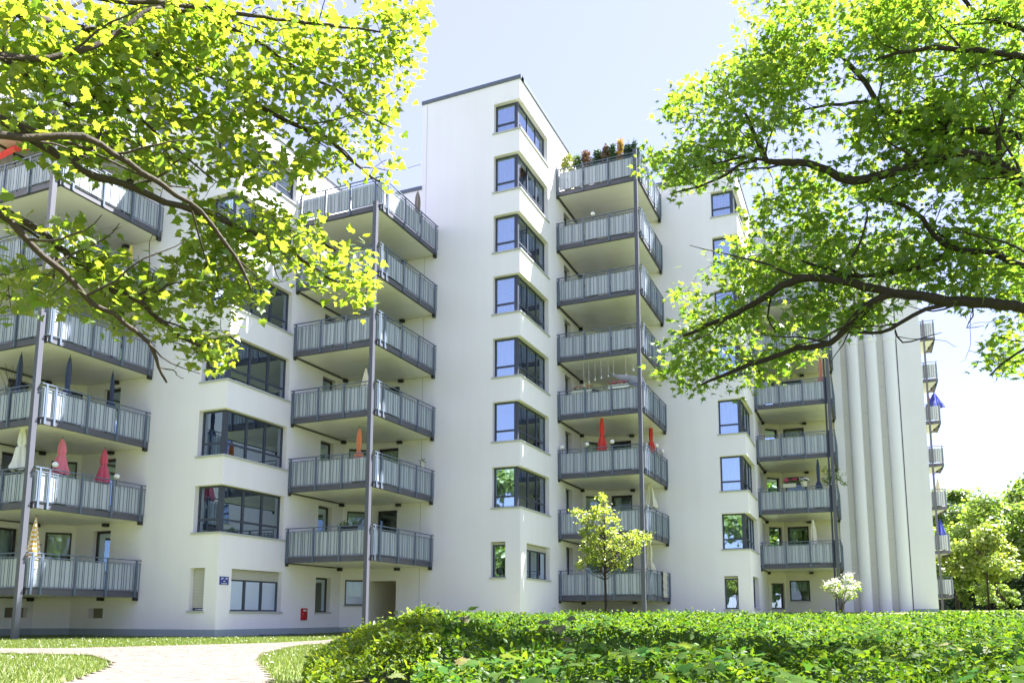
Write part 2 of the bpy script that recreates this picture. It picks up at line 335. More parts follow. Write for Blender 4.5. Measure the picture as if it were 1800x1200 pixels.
def wall(name, P, U, N, u0, u1, z0, z1, holes, material, reveal=0.25, rmat=None, corner=None):
    """Facade sheet with openings and their reveals; corner='hi'/'lo' marks holes that wrap round that end."""
    mb = MB(); us = sorted(set([u0, u1] + [round(h[i], 4) for h in holes for i in (0, 1)])); zs = sorted(set([z0, z1] + [round(h[i], 4) for h in holes for i in (2, 3)]))
    P3 = lambda u, z, d=0: (P[0]+U[0]*u-N[0]*d, P[1]+U[1]*u-N[1]*d, z)
    for a, b in zip(us, us[1:]):
        run = None
        for c, d in zip(zs, zs[1:]):
            um, zm = (a+b)/2, (c+d)/2; hole = any(h[0] < um < h[1] and h[2] < zm < h[3] for h in holes)
            if hole:
                if run: mb.quad(P3(a, run[0]), P3(b, run[0]), P3(b, run[1]), P3(a, run[1])); run = None
            else: run = (run[0], d) if run else (c, d)
        if run: mb.quad(P3(a, run[0]), P3(b, run[0]), P3(b, run[1]), P3(a, run[1]))
    for h in holes:
        a, b, c, d = h[:4]; r = h[4] if len(h) > 4 else reveal
        hi = corner == 'hi' and abs(b-u1) < 1e-3; lo = corner == 'lo' and abs(a-u0) < 1e-3
        be = b - r if hi else b; ae = a
        if not lo: mb.quad(P3(a, c), P3(a, d), P3(a, d, r), P3(a, c, r))
        if not hi: mb.quad(P3(b, c), P3(b, c, r), P3(b, d, r), P3(b, d))
        mb.quad(P3(ae, d), P3(be, d), P3(be, d, r), P3(ae, d, r)); mb.quad(P3(ae, c), P3(ae, c, r), P3(be, c, r), P3(be, c))
    return part(name, mb, material, BL)

def curtain_mb(mb, P, U, N, u0, u1, n, z0, z1, seed):
    rr = random.Random(seed); k = max(4, int((u1-u0)/0.05)); k0 = len(mb.v); ph = rr.random()*6
    for i in range(k+1):
        u = u0+(u1-u0)*i/k; d = n+0.025*math.sin(i*1.9+ph)+0.012*math.sin(i*4.1+ph)
        for z in (z0, z1): mb.v.append((P[0]+U[0]*u+N[0]*d, P[1]+U[1]*u+N[1]*d, P[2]+z))
    for i in range(k): a = k0+2*i; mb.f.append((a, a+2, a+3, a+1))

def window(name, P, U, N, u0, u1, z0, z1, cols=1, transom=None, fm='frame', rec=0.2, curt=None, sill=True, fw=0.07, seed=0, left=None, right=None, shutter=0.0):
    """One rectangular window: the frame is the part, panes, sill and curtain are its sub-parts."""
    t0, t1 = -rec-0.06, -rec; P = (P[0], P[1], 0); fr = MB()
    lw = left or fw; rw = right or fw
    fr.obox(P, U, N, u0, u0+lw, t0, t1, z0, z1); fr.obox(P, U, N, u1-rw, u1, t0, t1, z0, z1)
    fr.obox(P, U, N, u0+lw, u1-rw, t0, t1, z0, z0+fw); zt = z1-shutter; fr.obox(P, U, N, u0+lw, u1-rw, t0, t1, zt-fw, z1-.001)
    w = (u1-rw-u0-lw); mw = 0.10; cells = []
    for i in range(cols):
        a = u0+lw+(w+mw)*i/cols; b = u0+lw+(w+mw)*(i+1)/cols-mw; cells.append((a, b))
        if i < cols-1: fr.obox(P, U, N, b, b+mw, t0, t1+0.004, z0+fw, zt-fw)
        if transom: fr.obox(P, U, N, a, b, t0, t1-0.004, z0+transom, z0+transom+0.07)
    org = (P[0]+U[0]*u0, P[1]+U[1]*u0, z0)
    W = part(name, fr, M[fm], BL, org)
    for a, b in cells:
        for c, d in ([(z0+fw, z0+transom), (z0+transom+0.07, zt-fw)] if transom else [(z0+fw, zt-fw)]):
            q = MB(); q.obox(P, U, N, a, b, t0+0.024, t0+0.030, c, d); part('pane', q, M['glass' if fm == 'frame' else 'glass_recess'], W)
    if sill:
        q = MB(); q.obox(P, U, N, u0-0.05, u1+0.05, -rec, 0.06, z0-0.045, z0+0.012); part('sill', q, M['sill'], W)
    if shutter:
        q = MB(); ns = max(2, int(shutter/0.05))
        for i in range(ns): q.obox(P, U, N, u0+0.01, u1-0.01, t1, t1+0.03, z1-0.01-(i+1)*shutter/ns, z1-0.016-i*shutter/ns)
        part('roller_shutter', q, M['shutter'], W)
    if curt:
        q = MB(); rr = random.Random(seed*13+5)
        for i, (a, b) in enumerate(cells):
            mode = curt[i % len(curt)]
            if mode == 'f': curtain_mb(q, P, U, N, a-.03, b+.03, t0-.16, z0+.03, z1-.02, seed+i)
            elif mode == 'h': curtain_mb(q, P, U, N, a-.03, a+(b-a)*rr.uniform(.35, .6), t0-.16, z0+.03, z1-.02, seed+i)
            elif mode == 't': curtain_mb(q, P, U, N, a-.03, b+.03, t0-.12, z0+(z1-z0)*rr.uniform(.35, .6), z1-.02, seed+i)
        if q.v: part('curtain', q, M['curtain' if seed % 3 else 'curtain2'], W)
    return W

RX = (1, 0); FN = (0, -1); UY = (0, 1); SN = (1, 0)       # front walls run along +x facing -y; side walls run along +y facing +x
dgl = math.hypot(DX, DG); DU = (DX/dgl, DG/dgl); DN = (DG/dgl, -DX/dgl)
WH = 1.72; CW = 1.27; CD = 3.38
crt = ['f', 'h', 't', '-', 'f', '-', 'h']
holes_side = {j: [] for j in range(4)}; holes_front = {j: [] for j in range(1, 5)}
wall_jobs = []
for k in (1, 2, 3):                                       # corner windows and ground-floor windows of the three towers
    for r in range(1, NROW[k]+1):
        z0 = ZS[k]+2.8*r; z1 = z0+(TOPH[k] if r == NROW[k] else WH)
        holes_front[k].append((TW-CW, TW, z0, z1)); holes_side[k].append((0.0, CD, z0, z1))
        wall_jobs.append(('corner', k, r, z0, z1))
for j in range(4):                                        # openings behind the balconies
    for kk in KR[j]:
        f = BZ[j]+2.8*kk+0.22
        if j < 4 and not (j == 1 and kk == 6) and not (j == 2 and kk == 7) and not (j == 3 and kk == 7) and not (j == 0 and kk > 5):
            holes_side[j].append((5.56, 6.5, f+0.85, f+2.33)); wall_jobs.append(('nside', j, kk, f+0.85, f+2.33))
            wall_jobs.append(('ndiag', j, kk, f+0.85, f+2.30))
            d0, d1 = {0: (1.81, 2.72), 1: (1.16, 2.22), 2: (1.22, 2.33), 3: (1.05, 2.17)}[j]
            wall_jobs.append(('nfront', j, kk, f, f+2.33, d0, d1))

def link_len(j): return Xk[j+1]-TW-Xk[j]
front_door = {}
for w in wall_jobs:
    if w[0] == 'nfront':
        j = w[1]; a, b = w[5]-DX, w[6]-DX; front_door.setdefault(j, []).append((a, b, w[3], w[4]))
# walls -------------------------------------------------------------
base = -0.4
side_ext = {0: [(6.18, 7.07, 0.70, 1.07)], 1: [(0.68, 3.43, 0.92, 2.45), (5.56, 6.58, 0.90, 2.35)], 2: [(0.70, 3.40, 2.31, 3.77), (1.70, 2.43, 0.45, 0.88), (6.42, 7.24, 0.60, 0.96)], 3: [(0.70, 2.90, 1.12, 2.64)]}
front_ext = {1: [(TW-1.27, TW-0.60, 0.94, 2.46)], 2: [(TW-1.32, TW-0.66, 2.32, 3.80)], 3: [(TW-1.25, TW-0.60, 1.08, 2.63)]}
link_ext = {0: [(1.81-DX, 2.59-DX, 0.68, 1.05)], 1: [(0.91-DX+0.0, 2.25-DX, base+.01, 2.27, 0.0)], 2: [(1.35-DX, 2.13-DX, 0.60, 0.98)], 3: [(1.03-DX, 2.09-DX, 1.57, 2.70)]}
for j in range(4):
    L = Yk[j+1]-DG-Yk[j]
    wall('side_wall', (Xk[j], Yk[j]), UY, SN, 0.0, L, base, ROOF[j], holes_side[j]+side_ext[j], M['white'], corner='lo')
    dh = [(0.20, 1.10, w[3], w[4]) for w in wall_jobs if w[0] == 'ndiag' and w[1] == j]
    if j == 1: dh.append((0.20, 1.10, 1.20, 2.32))
    if j == 3: dh.append((0.20, 1.10, 1.15, 2.55))
    wall('recess_wall', (Xk[j], Yk[j+1]-DG), DU, DN, 0.0, dgl, base, LINKROOF[j+1], dh, M['cream'] if j == 3 else M['white'])
    lf = front_door.get(j, [])+link_ext[j]
    LL_ = 2.95 if j == 3 else link_len(j)-DX
    wall('back_wall_of_recess' if j != 3 else 'cream_recess_wall', (Xk[j]+DX, Yk[j+1]), RX, FN, 0.0, LL_, base, LINKROOF[j+1], lf, M['cream'] if j == 3 else M['white'])
for k in (1, 2, 3):
    wall('front_wall', (Xk[k]-TW, Yk[k]), RX, FN, 0.0, TW, base, ROOF[k], holes_front[k]+front_ext[k], M['white'], corner='hi')
ex0 = Xk[3]+DX+2.95
wall('end_wall', (ex0, Yk[4]), RX, FN, 0.0, Xk[4]-ex0, base, ROOF[4], [], M['white'])
# tower tops, hidden backs and roofs (closed bodies)
def shell(x0, y0, x1, y1, z1, faces, z0=base, zfront=None):
    mb = MB()
    if 'w' in faces: mb.quad((x0, y0, z0), (x0, y1, z0), (x0, y1, z1), (x0, y0, z1))
    if 'e' in faces: mb.quad((x1, y0, z0), (x1, y1, z0), (x1, y1, z1), (x1, y0, z1))
    if 'n' in faces: mb.quad((x0, y1, z0), (x1, y1, z0), (x1, y1, z1), (x0, y1, z1))
    if 's' in faces: mb.quad((x0, y0, z0), (x1, y0, z0), (x1, y0, z1), (x0, y0, z1))
    if 't' in faces: mb.quad((x0, y0, z1), (x1, y0, z1), (x1, y1, z1), (x0, y1, z1))
    return mb
for k in (1, 2, 3):
    x0, x1, y0 = Xk[k]-TW, Xk[k], Yk[k]; y1 = Yk[k+1]+6
    part('tower_side_wall', shell(x0, y0+.01, x1, y1, ROOF[k], 'wn'), M['white'], BL)
    part('roof', shell(x0+.01, y0+.01, x1-.01, y1, ROOF[k]-0.12, 't'), M['coping'], BL)
    e = MB(); e.quad((x1, Yk[k+1]-DG+.01, base), (x1, y1, base), (x1, y1, ROOF[k]), (x1, Yk[k+1]-DG+.01, ROOF[k])); part('tower_side_wall', e, M['white'], BL)
    # floor slabs seen through the corner windows and a partition behind them
    for r in range(0, NROW[k]+2):
        z = ZS[k]+2.8*r-0.86
        if z < ROOF[k]-1: part('floor_slab', MB().box(x0+.05, y0+.3, z-.12, x1-.3, y0+7.5, z+.10), M['inside'], BL)
    part('inner_wall', MB().box(x0+.8, y0+2.6, 0.1, x0+.95, y0+7.4, ROOF[k]-1.3), M['inside'], BL)
    part('inner_wall', MB().box(x0+.96, y0+3.9, 0.1, x1-1.2, y0+4.05, ROOF[k]-1.3), M['inside'], BL)
for j in range(4):
    x0 = Xk[j]+.0; x1 = Xk[j+1]-TW if j < 3 else Xk[4]; y0 = Yk[j+1]; y1 = y0+5.9; z1 = LINKROOF[j+1] if j < 3 else ROOF[4]
    part('link_wall', shell(x0+.012, y0+.02, x1-.01, y1, z1, 'nw' if j < 3 else 'enw'), M['white'], BL)
    part('roof', MB().poly([(x0+DX+.01, y0+.02, z1-.1), (x1-.01, y0+.02, z1-.1), (x1-.01, y1, z1-.1), (x0+.015, y1, z1-.1), (x0+.015, y0-DG+.02, z1-.1)]), M['coping'], BL)
    if j == 1 or j == 2: part('link_wall', shell(x0, y0+.02, x1+(.015 if j == 2 else 0), y1, LINKROOF[j+1], 'e', z0=min(ROOF[j+1], z1)-2.0), M['white'], BL)
    part('inner_wall', MB().box(x0+.9, y0+2.2, 0.1, x1-.1, y0+2.35, z1-.5), M['inside'], BL)
    for r in range(0, 8):
        z = BZ[j]+2.8*r+.22
        if z < z1-1: part('floor_slab', MB().box(x0+.9, y0+.3, z-.2, x1-.1, y0+2.1, z-.02), M['inside'], BL)
part('tower_side_wall', shell(Xk[0]-5, Yk[0], Xk[0], Yk[1]+6, ROOF[0], 'wsnt'), M['white'], BL)
part('end_wall', shell(Xk[4]-.2, Yk[4]+.01, Xk[4], Yk[4]+20, ROOF[4], 'e'), M['cream'], BL)
part('end_wall', shell(-6, Yk[4]+19, Xk[4]-.01, Yk[4]+20, ROOF[4], 'n'), M['white'], BL)
# roof copings
def coping(pts, z):
    for (a, b) in zip(pts, pts[1:]):
        v = Vector((b[0]-a[0], b[1]-a[1], 0)); L = v.length; U = v/L; N = (U.y, -U.x)
        mb = MB(); mb.obox((a[0], a[1], z), (U.x, U.y), N, -0.02 if a is pts[0] else 0.055, L+0.055, -0.30, 0.055, -0.14, 0.03); part('roof_coping', mb, M['coping'], BL)
for k in (1, 2, 3): coping([(Xk[k]-TW, Yk[k]), (Xk[k], Yk[k]), (Xk[k], Yk[k+1] + (0 if k != 2 else -.0))], ROOF[k])
coping([(Xk[1]+DX, Yk[2]), (Xk[2]-TW-.02, Yk[2])], LINKROOF[2]); coping([(Xk[2]+DX, Yk[3]), (Xk[3]-TW, Yk[3]), (Xk[3]-TW, Yk[3]+5)], LINKROOF[3]+.002)
coping([(Xk[0], Yk[0]), (Xk[0], Yk[1]-DG)], ROOF[0]); coping([(ex0, Yk[4]), (Xk[4], Yk[4]), (Xk[4], Yk[4]+8)], ROOF[4])
# plinth and vertical joints
for j, zt in ((0, 0.30), (1, 0.29)):
    q = MB(); q.obox((Xk[j], Yk[j], 0), UY, SN, -0.012, Yk[j+1]-DG-Yk[j], 0, 0.012, base, zt); part('plinth', q, M['plinth'], BL)
    q = MB(); q.obox((Xk[j], Yk[j+1]-DG, 0), DU, DN, 0.015, dgl, 0, 0.012, base, zt-.003); part('plinth', q, M['plinth'], BL)
for k, a, b in ((1, Xk[0]+DX+.01, Xk[1]), (2, Xk[1]+2.26, Xk[2])):
    q = MB(); q.obox((a, Yk[k], 0), RX, FN, 0.0, b-a+(.0), 0, 0.014, base, 0.29); part('plinth', q, M['plinth'], BL)
q = MB(); q.obox((ex0, Yk[4], 0), RX, FN, 3.4, Xk[4]-ex0, 0, 0.014, base, 1.12); part('plinth', q, M['plinth'], BL)
for x, y, zt in ((-17.62, Yk[2], 24.3),):
    part('expansion_joint', MB().box(x, y-.004, .3, x+.022, y+.02, zt), M['sill'], BL)
part('expansion_joint', MB().box(2.215, Yk[4]-.014, .6, 2.262, Yk[4]+.02, 21.8), M['beam'], BL)
# dark backs of the small cellar openings, their shade in the colour, and the passage
def niche(P, U, N, u0, u1, z0, z1, d=0.35, m='niche'):
    q = MB(); q.obox((P[0], P[1], 0), U, N, u0-.05, u1+.05, -d-.1, -0.251, z0-.05, z1+.05); part('cellar_niche', q, M[m], BL)
niche((Xk[0], Yk[0]), UY, SN, 6.18, 7.07, .70, 1.07); niche((Xk[2], Yk[2]), UY, SN, 1.70, 2.43, .45, .88); niche((Xk[2], Yk[2]), UY, SN, 6.42, 7.24, .60, .96)
niche((Xk[0], Yk[1]), RX, FN, 1.81, 2.59, .68, 1.05); niche((Xk[2], Yk[3]), RX, FN, 1.35, 2.13, .60, .98)
q = MB(); xa, xb, ya, yb, za = Xk[1]+.91, Xk[1]+2.25, Yk[2], Yk[2]+5.5, 2.27
q.quad((xa, ya, -.3), (xa, yb, -.3), (xa, yb, za), (xa, ya, za)); q.quad((xb, ya, -.3), (xb, yb, -.3), (xb, yb, za), (xb, ya, za))
q.quad((xa, ya, za), (xb, ya, za), (xb, yb, za), (xa, yb, za)); q.quad((xa, yb, -.3), (xb, yb, -.3), (xb, yb, za), (xa, yb, za)); part('passage', q, M['cream'], BL)

# corner windows -----------------------------------------------------
rec = 0.2; sd_ = 0
for w in wall_jobs:
    if w[0] != 'corner': continue
    _, k, r, z0, z1 = w; X, Y = Xk[k], Yk[k]; fr = MB(); fw = 0.07; tr = 0.45; sd_ += 1; rr = random.Random(k*100+r)
    fa, fb = X-CW, X-rec                                   # front half
    fr.box(fa, Y+rec, z0, fa+fw, Y+rec+.06, z1); fr.box(fb-.16, Y+rec, z0, fb, Y+rec+.06, z1)
    fr.box(fa+fw, Y+rec, z0, fb-.16, Y+rec+.06, z0+fw); fr.box(fa+fw, Y+rec, z1-fw, fb-.16, Y+rec+.06, z1); fr.box(fa+fw, Y+rec+.004, z0+tr, fb-.16, Y+rec+.056, z0+tr+.08)
    ya, yb = Y+rec+.06, Y+CD                               # side half
    fr.box(fb-.06, ya, z0, fb, ya+.10, z1); fr.box(fb-.06, yb-fw, z0, fb, yb, z1)
    fr.box(fb-.06, ya+.10, z0, fb, yb-fw, z0+fw); fr.box(fb-.06, ya+.10, z1-fw, fb, yb-fw, z1)
    cells = []; wdt = (yb-fw-ya-.10); mw = .11
    for i in range(3):
        a = ya+.10+(wdt+mw)*i/3; b = ya+.10+(wdt+mw)*(i+1)/3-mw; cells.append((a, b))
        if i < 2: fr.box(fb-.06, b, z0+fw, fb+.003, b+mw, z1-fw)
        fr.box(fb-.056, a, z0+tr, fb-.004, b, z0+tr+.08)
    W = part('corner_window', fr, M['frame'], BL, (X, Y, z0))
    for c, d in ((z0+fw, z0+tr), (z0+tr+.08, z1-fw)):
        part('pane', MB().box(fa+fw, Y+rec+.028, c, fb-.16, Y+rec+.034, d), M['glass'], W)
        for a, b in cells: part('pane', MB().box(fb-.034, a, c, fb-.028, b, d), M['glass'], W)
    part('sill', MB().box(X-CW-.06, Y-.055, z0-.05, X+.055, Y+rec, z0+.012).box(X-rec, Y+rec, z0-.05, X+.055, Y+CD+.09, z0+.012), M['sill'], W)
    q = MB(); P0 = (X, Y, 0)
    mode = rr.choice('fhtfff-')
    if mode != '-': curtain_mb(q, (X-CW, Y, 0), RX, FN, .05 if mode != 'h' else .45, CW-.38, -.34, z0+(.05 if mode != 't' else .7), z1-.02, sd_)
    for a, b in cells:
        mode = rr.choice('fhtfff-')
        if mode == '-': continue
        e = b if mode != 'h' else a+(b-a)*.5
        curtain_mb(q, (X, Y, 0), UY, SN, a-Y, e-Y, -.34, z0+(.05 if mode != 't' else .8), z1-.02, sd_+9)
    if q.v: part('curtain', q, M['curtain' if rr.random() < .8 else 'curtain2'], W)
# ground floor windows
window('window', (Xk[1]-TW, Yk[1]), RX, FN, TW-1.27, TW-.60, .94, 2.46, 1, seed=3, shutter=1.40, fw=.05)
window('window', (Xk[1], Yk[1]), UY, SN, .68, 3.43, .92, 2.45, 3, seed=1, curt='fff', shutter=.36)
window('window', (Xk[1], Yk[1]), UY, SN, 5.56, 6.58, .90, 2.35, 1, seed=2, curt='f', fm='door')
window('window', (Xk[1], Yk[2]-DG), DU, DN, .20, 1.10, 1.20, 2.32, 1, seed=4, curt='t', fm='door', rec=.08)
window('window', (Xk[2]-TW, Yk[2]), RX, FN, TW-1.32, TW-.66, 2.32, 3.80, 1, seed=5, curt='h', shutter=.10)
window('window', (Xk[2], Yk[2]), UY, SN, .70, 3.40, 2.31, 3.77, 3, seed=7, curt='hff', shutter=.22)
window('window', (Xk[3]-TW, Yk[3]), RX, FN, TW-1.25, TW-.60, 1.08, 2.63, 1, seed=8, curt='h', shutter=.10)
window('window', (Xk[3], Yk[3]), UY, SN, .70, 2.90, 1.12, 2.64, 2, seed=10, curt='ff')
window('window', (Xk[3], Yk[4]-DG), DU, DN, .20, 1.10, 1.15, 2.55, 1, seed=11, curt='h', fm='door', rec=.12)
window('window', (Xk[3]+DX, Yk[4]), RX, FN, 1.03-DX, 2.09-DX, 1.57, 2.70, 1, seed=12, curt='t', fm='door', rec=.08)
for w in wall_jobs:
    s_ = w[1]*10+w[2]; c = crt[(s_*3) % 7]
    if w[0] == 'nside': window('window', (Xk[w[1]], Yk[w[1]]), UY, SN, 5.56, 6.5, w[3], w[4], 1, fm='door', curt=c, seed=s_, sill=False)
    if w[0] == 'ndiag': window('window', (Xk[w[1]], Yk[w[1]+1]-DG), DU, DN, .20, 1.10, w[3], w[4], 1, fm='door', curt=crt[(s_*5+2) % 7], seed=s_+1, sill=False, rec=.1)
    if w[0] == 'nfront': window('balcony_door', (Xk[w[1]]+DX, Yk[w[1]+1]), RX, FN, w[5]-DX, w[6]-DX, w[3], w[4], 1, fm='door', curt=crt[(s_*4+1) % 7], seed=s_+2, sill=False, fw=.09, rec=.15)

# balconies ----------------------------------------------------------
def bay_bars(a, b, rr):
    fr = [.07, .19, .25, .38, .52, .58, .68, .83, .93]
    return [a+(b-a)*(f+rr.uniform(-.012, .012)) for f in fr]
def make_balcony_parts(Wd, V, notch):
    """name, mesh, kind list for one balcony whose origin is the wall corner at the underside of its front beam."""
    out = []; rr = random.Random(int(Wd*1000)); p = lambda n, mb, m, **k: out.append((n, mb.mesh(n, M[m]), k))
    # railing posts
    pu = [.12]+[.12+(Wd-.36)*i/3 for i in (1, 2, 3)]; pv = [.12, .46]+[.46+(V-.66)*i/3 for i in (1, 2, 3)]
    for u in pu: p('railing_post', MB().box(u-.035, -.06, .0, u+.035, -.02, 1.33).box(u-.05, -.019, .02, u+.05, -.005, .24), 'rail')
    for v in pv: p('railing_post', MB().box(Wd+.02, v-.035, .0, Wd+.06, v+.035, 1.33).box(Wd+.005, v-.05, .02, Wd+.019, v+.05, .24), 'rail')
    p('handrail', MB().box(0, -.06, 1.331, Wd+.06, -.015, 1.365).box(Wd+.015, -.014, 1.331, Wd+.06, V, 1.365), 'rail')
    p('beam', MB().box(.0, -.004, 0, Wd+.004, .10, .21), 'beam'); p('beam', MB().box(Wd-.10, .101, 0, Wd+.004, V-.004, .209), 'beam')
    p('wall_beam', MB().box(.004, .102, -.03, .08, V-DG-.35, .05), 'beam')
    p('bracket', MB().box(.006, V-DG-.30, -.13, .17, V-DG-.12, .02), 'black'); p('bracket', MB().box(.0, .0, -.12, .09, .10, -.003), 'black')
    p('bracket', MB().box(Wd-.12, V-.16, -.12, Wd-.0, V-.005, -.003), 'black')
    p('bracket', MB().box(Wd*.58-.12, V-.16, -.11, Wd*.58+.10, V-.005, .02), 'black')
    # boards behind the bars: one per bay
    edges = [(0.01, pu[0]-.04)]+[(pu[i]+.04, pu[i+1]-.04) for i in range(3)]+[(pu[3]+.04, Wd-.01)]
    bars = MB()
    for a, b in edges:
        if b-a > .3:
            p('railing_board', MB().box(a+.005, .012, .27, b-.005, .022, 1.17), 'panel')
            for u in bay_bars(a, b, rr): bars.box(u-.009, -.045, .25, u+.009, -.03, 1.205)
        else:
            p('railing_board', MB().box(a, .012, .27, b, .022, 1.17), 'panel')
            for u in (a+.03, b-.03): bars.box(u-.009, -.045, .25, u+.009, -.03, 1.205)
    edges = [(.02, pv[0]-.04), (pv[0]+.04, pv[1]-.04)]+[(pv[i]+.04, pv[i+1]-.04) for i in range(1, 4)]+[(pv[4]+.04, V-.01)]
    for a, b in edges:
        if b-a > .3:
            p('railing_board', MB().box(Wd-.022, a+.005, .27, Wd-.012, b-.005, 1.17), 'panel')
            for v in bay_bars(a, b, rr): bars.box(Wd+.03, v-.009, .25, Wd+.045, v+.009, 1.205)
        else:
            p('railing_board', MB().box(Wd-.022, a, .27, Wd-.012, b, 1.17), 'panel')
            for v in (a+.02, b-.02): bars.box(Wd+.03, v-.009, .25, Wd+.045, v+.009, 1.205)
    bars.box(.0, -.05, .235, Wd+.05, -.025, .2495); bars.box(.0, -.05, 1.2055, Wd+.05, -.025, 1.23)
    bars.box(Wd+.025, -.024, .235, Wd+.05, V, .2495); bars.box(Wd+.025, -.024, 1.2055, Wd+.05, V, 1.23)
    p('railing_bars', bars, 'bar', kind='stuff')
    # underside boards with open joints
    s0, s1 = .11, V-.01; xs = (.11, Wd-.105); st = (s1-s0)/3
    for i in range(3):
        a, b = s0+i*st+.012, s0+(i+1)*st-.012
        pts = [(xs[0], a), (xs[1], a), (xs[1], b), (xs[0], b)] if i < 2 else [(xs[0], a), (xs[1], a), (xs[1], b), (DX+.03, b), (.03+xs[0]*.0, V-DG-.01), (xs[0]*.3, a)]
        p('soffit_board', MB().prism(pts, .012, .035), 'soffit')
    return out
deck_cache = {}; par_cache = {}
def deck_mesh(Wd, V):
    return MB().prism([(.01, .101), (Wd-.101, .101), (Wd-.101, V-.01), (DX+.01, V-.01), (.01, V-DG-.01)], .04, .225).mesh('balcony', M['deck'])
for j in range(4):
    Wd, V = PX[j]-Xk[j], Yk[j+1]-PY[j]; parts_ = make_balcony_parts(Wd, V, j); dk = deck_mesh(Wd, V)
    for kk in KR[j]:
        o = (Xk[j], PY[j], BZ[j]+2.8*kk); B = link('balcony', dk, o, BL)
        for nme, me, pr in parts_: link(nme, me, o, B, **pr)
    top = BZ[j]+2.8*max(KR[j])+(1.42 if j == 2 else 0.25)
    part('steel_post', MB().box(PX[j]-.21, PY[j]-.24, -.3, PX[j]-.05, PY[j]-.067, top), M['post'], BL)
    if j == 3: part('drain_pipe', MB().tube([(PX[j]-.30, PY[j]-.12, -.2), (PX[j]-.30, PY[j]-.12, top-.3)], .045, 8), M['frame'], BL)
# small balconies on the far side, beyond the end wall
Wd, V = 1.62, 3.0
for kk in range(7):
    o = (Xk[4], 57.5, 1.86+2.8*kk)
    if kk == 0:
        far = []
        p = lambda n, mb, m, **k: far.append((n, mb.mesh(n, M[m]), k))
        p('beam', MB().box(0, 0, 0, Wd, .1, .2), 'beam'); p('beam', MB().box(Wd-.1, .101, 0, Wd, V, .199), 'beam')
        p('handrail', MB().box(0, -.03, 1.3, Wd+.03, .0, 1.335), 'rail')
        for u in (.1, .82, 1.55): p('railing_post', MB().box(u-.03, -.035, 0, u+.03, -.005, 1.3), 'rail')
        p('railing_board', MB().box(.02, .01, .26, Wd, .02, 1.17), 'panel'); p('railing_board', MB().box(Wd-.02, .03, .26, Wd-.01, V, 1.17), 'panel')
        bb = MB()
        for i in range(13): u = .06+i*.12+random.uniform(-.015, .015); bb.box(u-.012, -.02, .24, u+.012, -.006, 1.2)
        p('railing_bars', bb, 'bar', kind='stuff')
        p('soffit_board', MB().prism([(.0, .11), (Wd-.11, .11), (Wd-.5, V), (0, V)], -.015, .02), 'soffit')
        for u, v in ((Wd-.15, .6), (Wd-.35, 1.5), (Wd-.5, 2.4)): p('bracket', MB().box(u, v, -.14, u+.1, v+.14, -.02), 'black')
        dk = MB().box(.0, .101, .03, Wd-.101, V, .2).mesh('balcony', M['deck'])
    B = link('balcony', dk, o, BL)
    for nme, me, pr in far: link(nme, me, o, B, **pr)
part('steel_post', MB().box(4.30, 57.2, .5, 4.42, 57.32, 20.0), M['post'], BL)
# fluted part of the end wall: rounded pilasters with collars and panelled grooves
def pilaster(x0, x1, z0, z1, bulge, grow=0.0):
    mb = MB(); n = 14; k0 = len(mb.v); xm, h = (x0+x1)/2, (x1-x0)/2+grow
    for z in (z0, z1):
        for i in range(n+1): t = math.pi*i/n; mb.v.append((xm-h*math.cos(t), Yk[4]-.003-(bulge+grow)*math.sin(t), z))
    for i in range(n): mb.f.append((i, i+1, n+1+i+1, n+1+i))
    mb.f.append(tuple(range(n, -1, -1))); mb.f.append(tuple(range(n+1, 2*n+2))); return mb
for a, b in ((-.34, .30), (.62, 1.25), (1.57, 2.20)):
    part('pilaster', pilaster(a, b, .55, 21.8, .20), M['pipe'], BL); part('collar', pilaster(a, b, 15.75, 16.05, .20, .03), M['pipe'], BL)
part('pilaster', MB().box(-1.13, Yk[4]-.12, .55, -.65, Yk[4]-.002, 21.8), M['pipe'], BL)
gm = {}
for a, b in ((-.65, -.34), (.30, .62), (1.25, 1.57)):
    for i in range(15):
        z = .6+i*1.4; key = round(b-a, 3)
        if key not in gm: gm[key] = MB().box(.012, -.028, 0, b-a-.012, -.002, 1.375).mesh('groove_panel', M['groove'])
        link('groove_panel', gm[key], (a, Yk[4], z), BL)

# ---------------------------------------------------------------- props on the balconies
def floor_of(j, k): return BZ[j]+2.8*k+.225
UM = {c: simple('canopy_'+c, col, .85, .12, 5.0, stretch=(2, 2, .5)) for c, col in dict(white=(.70, .69, .64), pink=(.62, .17, .22), rose=(.55, .09, .15), blue=(.045, .06, .115), teal=(.035, .12, .17), yellow=(.70, .55, .10),
      orange=(.60, .20, .09), cream=(.70, .64, .47), grey=(.20, .17, .15), red=(.62, .05, .035), salmon=(.60, .26, .19), royal=(.05, .07, .42), ivory=(.66, .63, .52)).items()}
m, n, l, b = mat('canopy_check')
tc = n.new('ShaderNodeTexCoord'); ch = n.new('ShaderNodeTexChecker'); mp = n.new('ShaderNodeMapping'); mp.inputs['Scale'].default_value = (.001, .001, 13)
l.new(tc.outputs['Object'], mp.inputs['Vector']); l.new(mp.outputs['Vector'], ch.inputs['Vector']); ch.inputs['Scale'].default_value = 1.0
ch.inputs['Color1'].default_value = (.75, .70, .58, 1); ch.inputs['Color2'].default_value = (.62, .36, .07, 1); l.new(ch.outputs['Color'], b.inputs['Base Color']); b.inputs['Roughness'].default_value = .9
UM['check'] = m
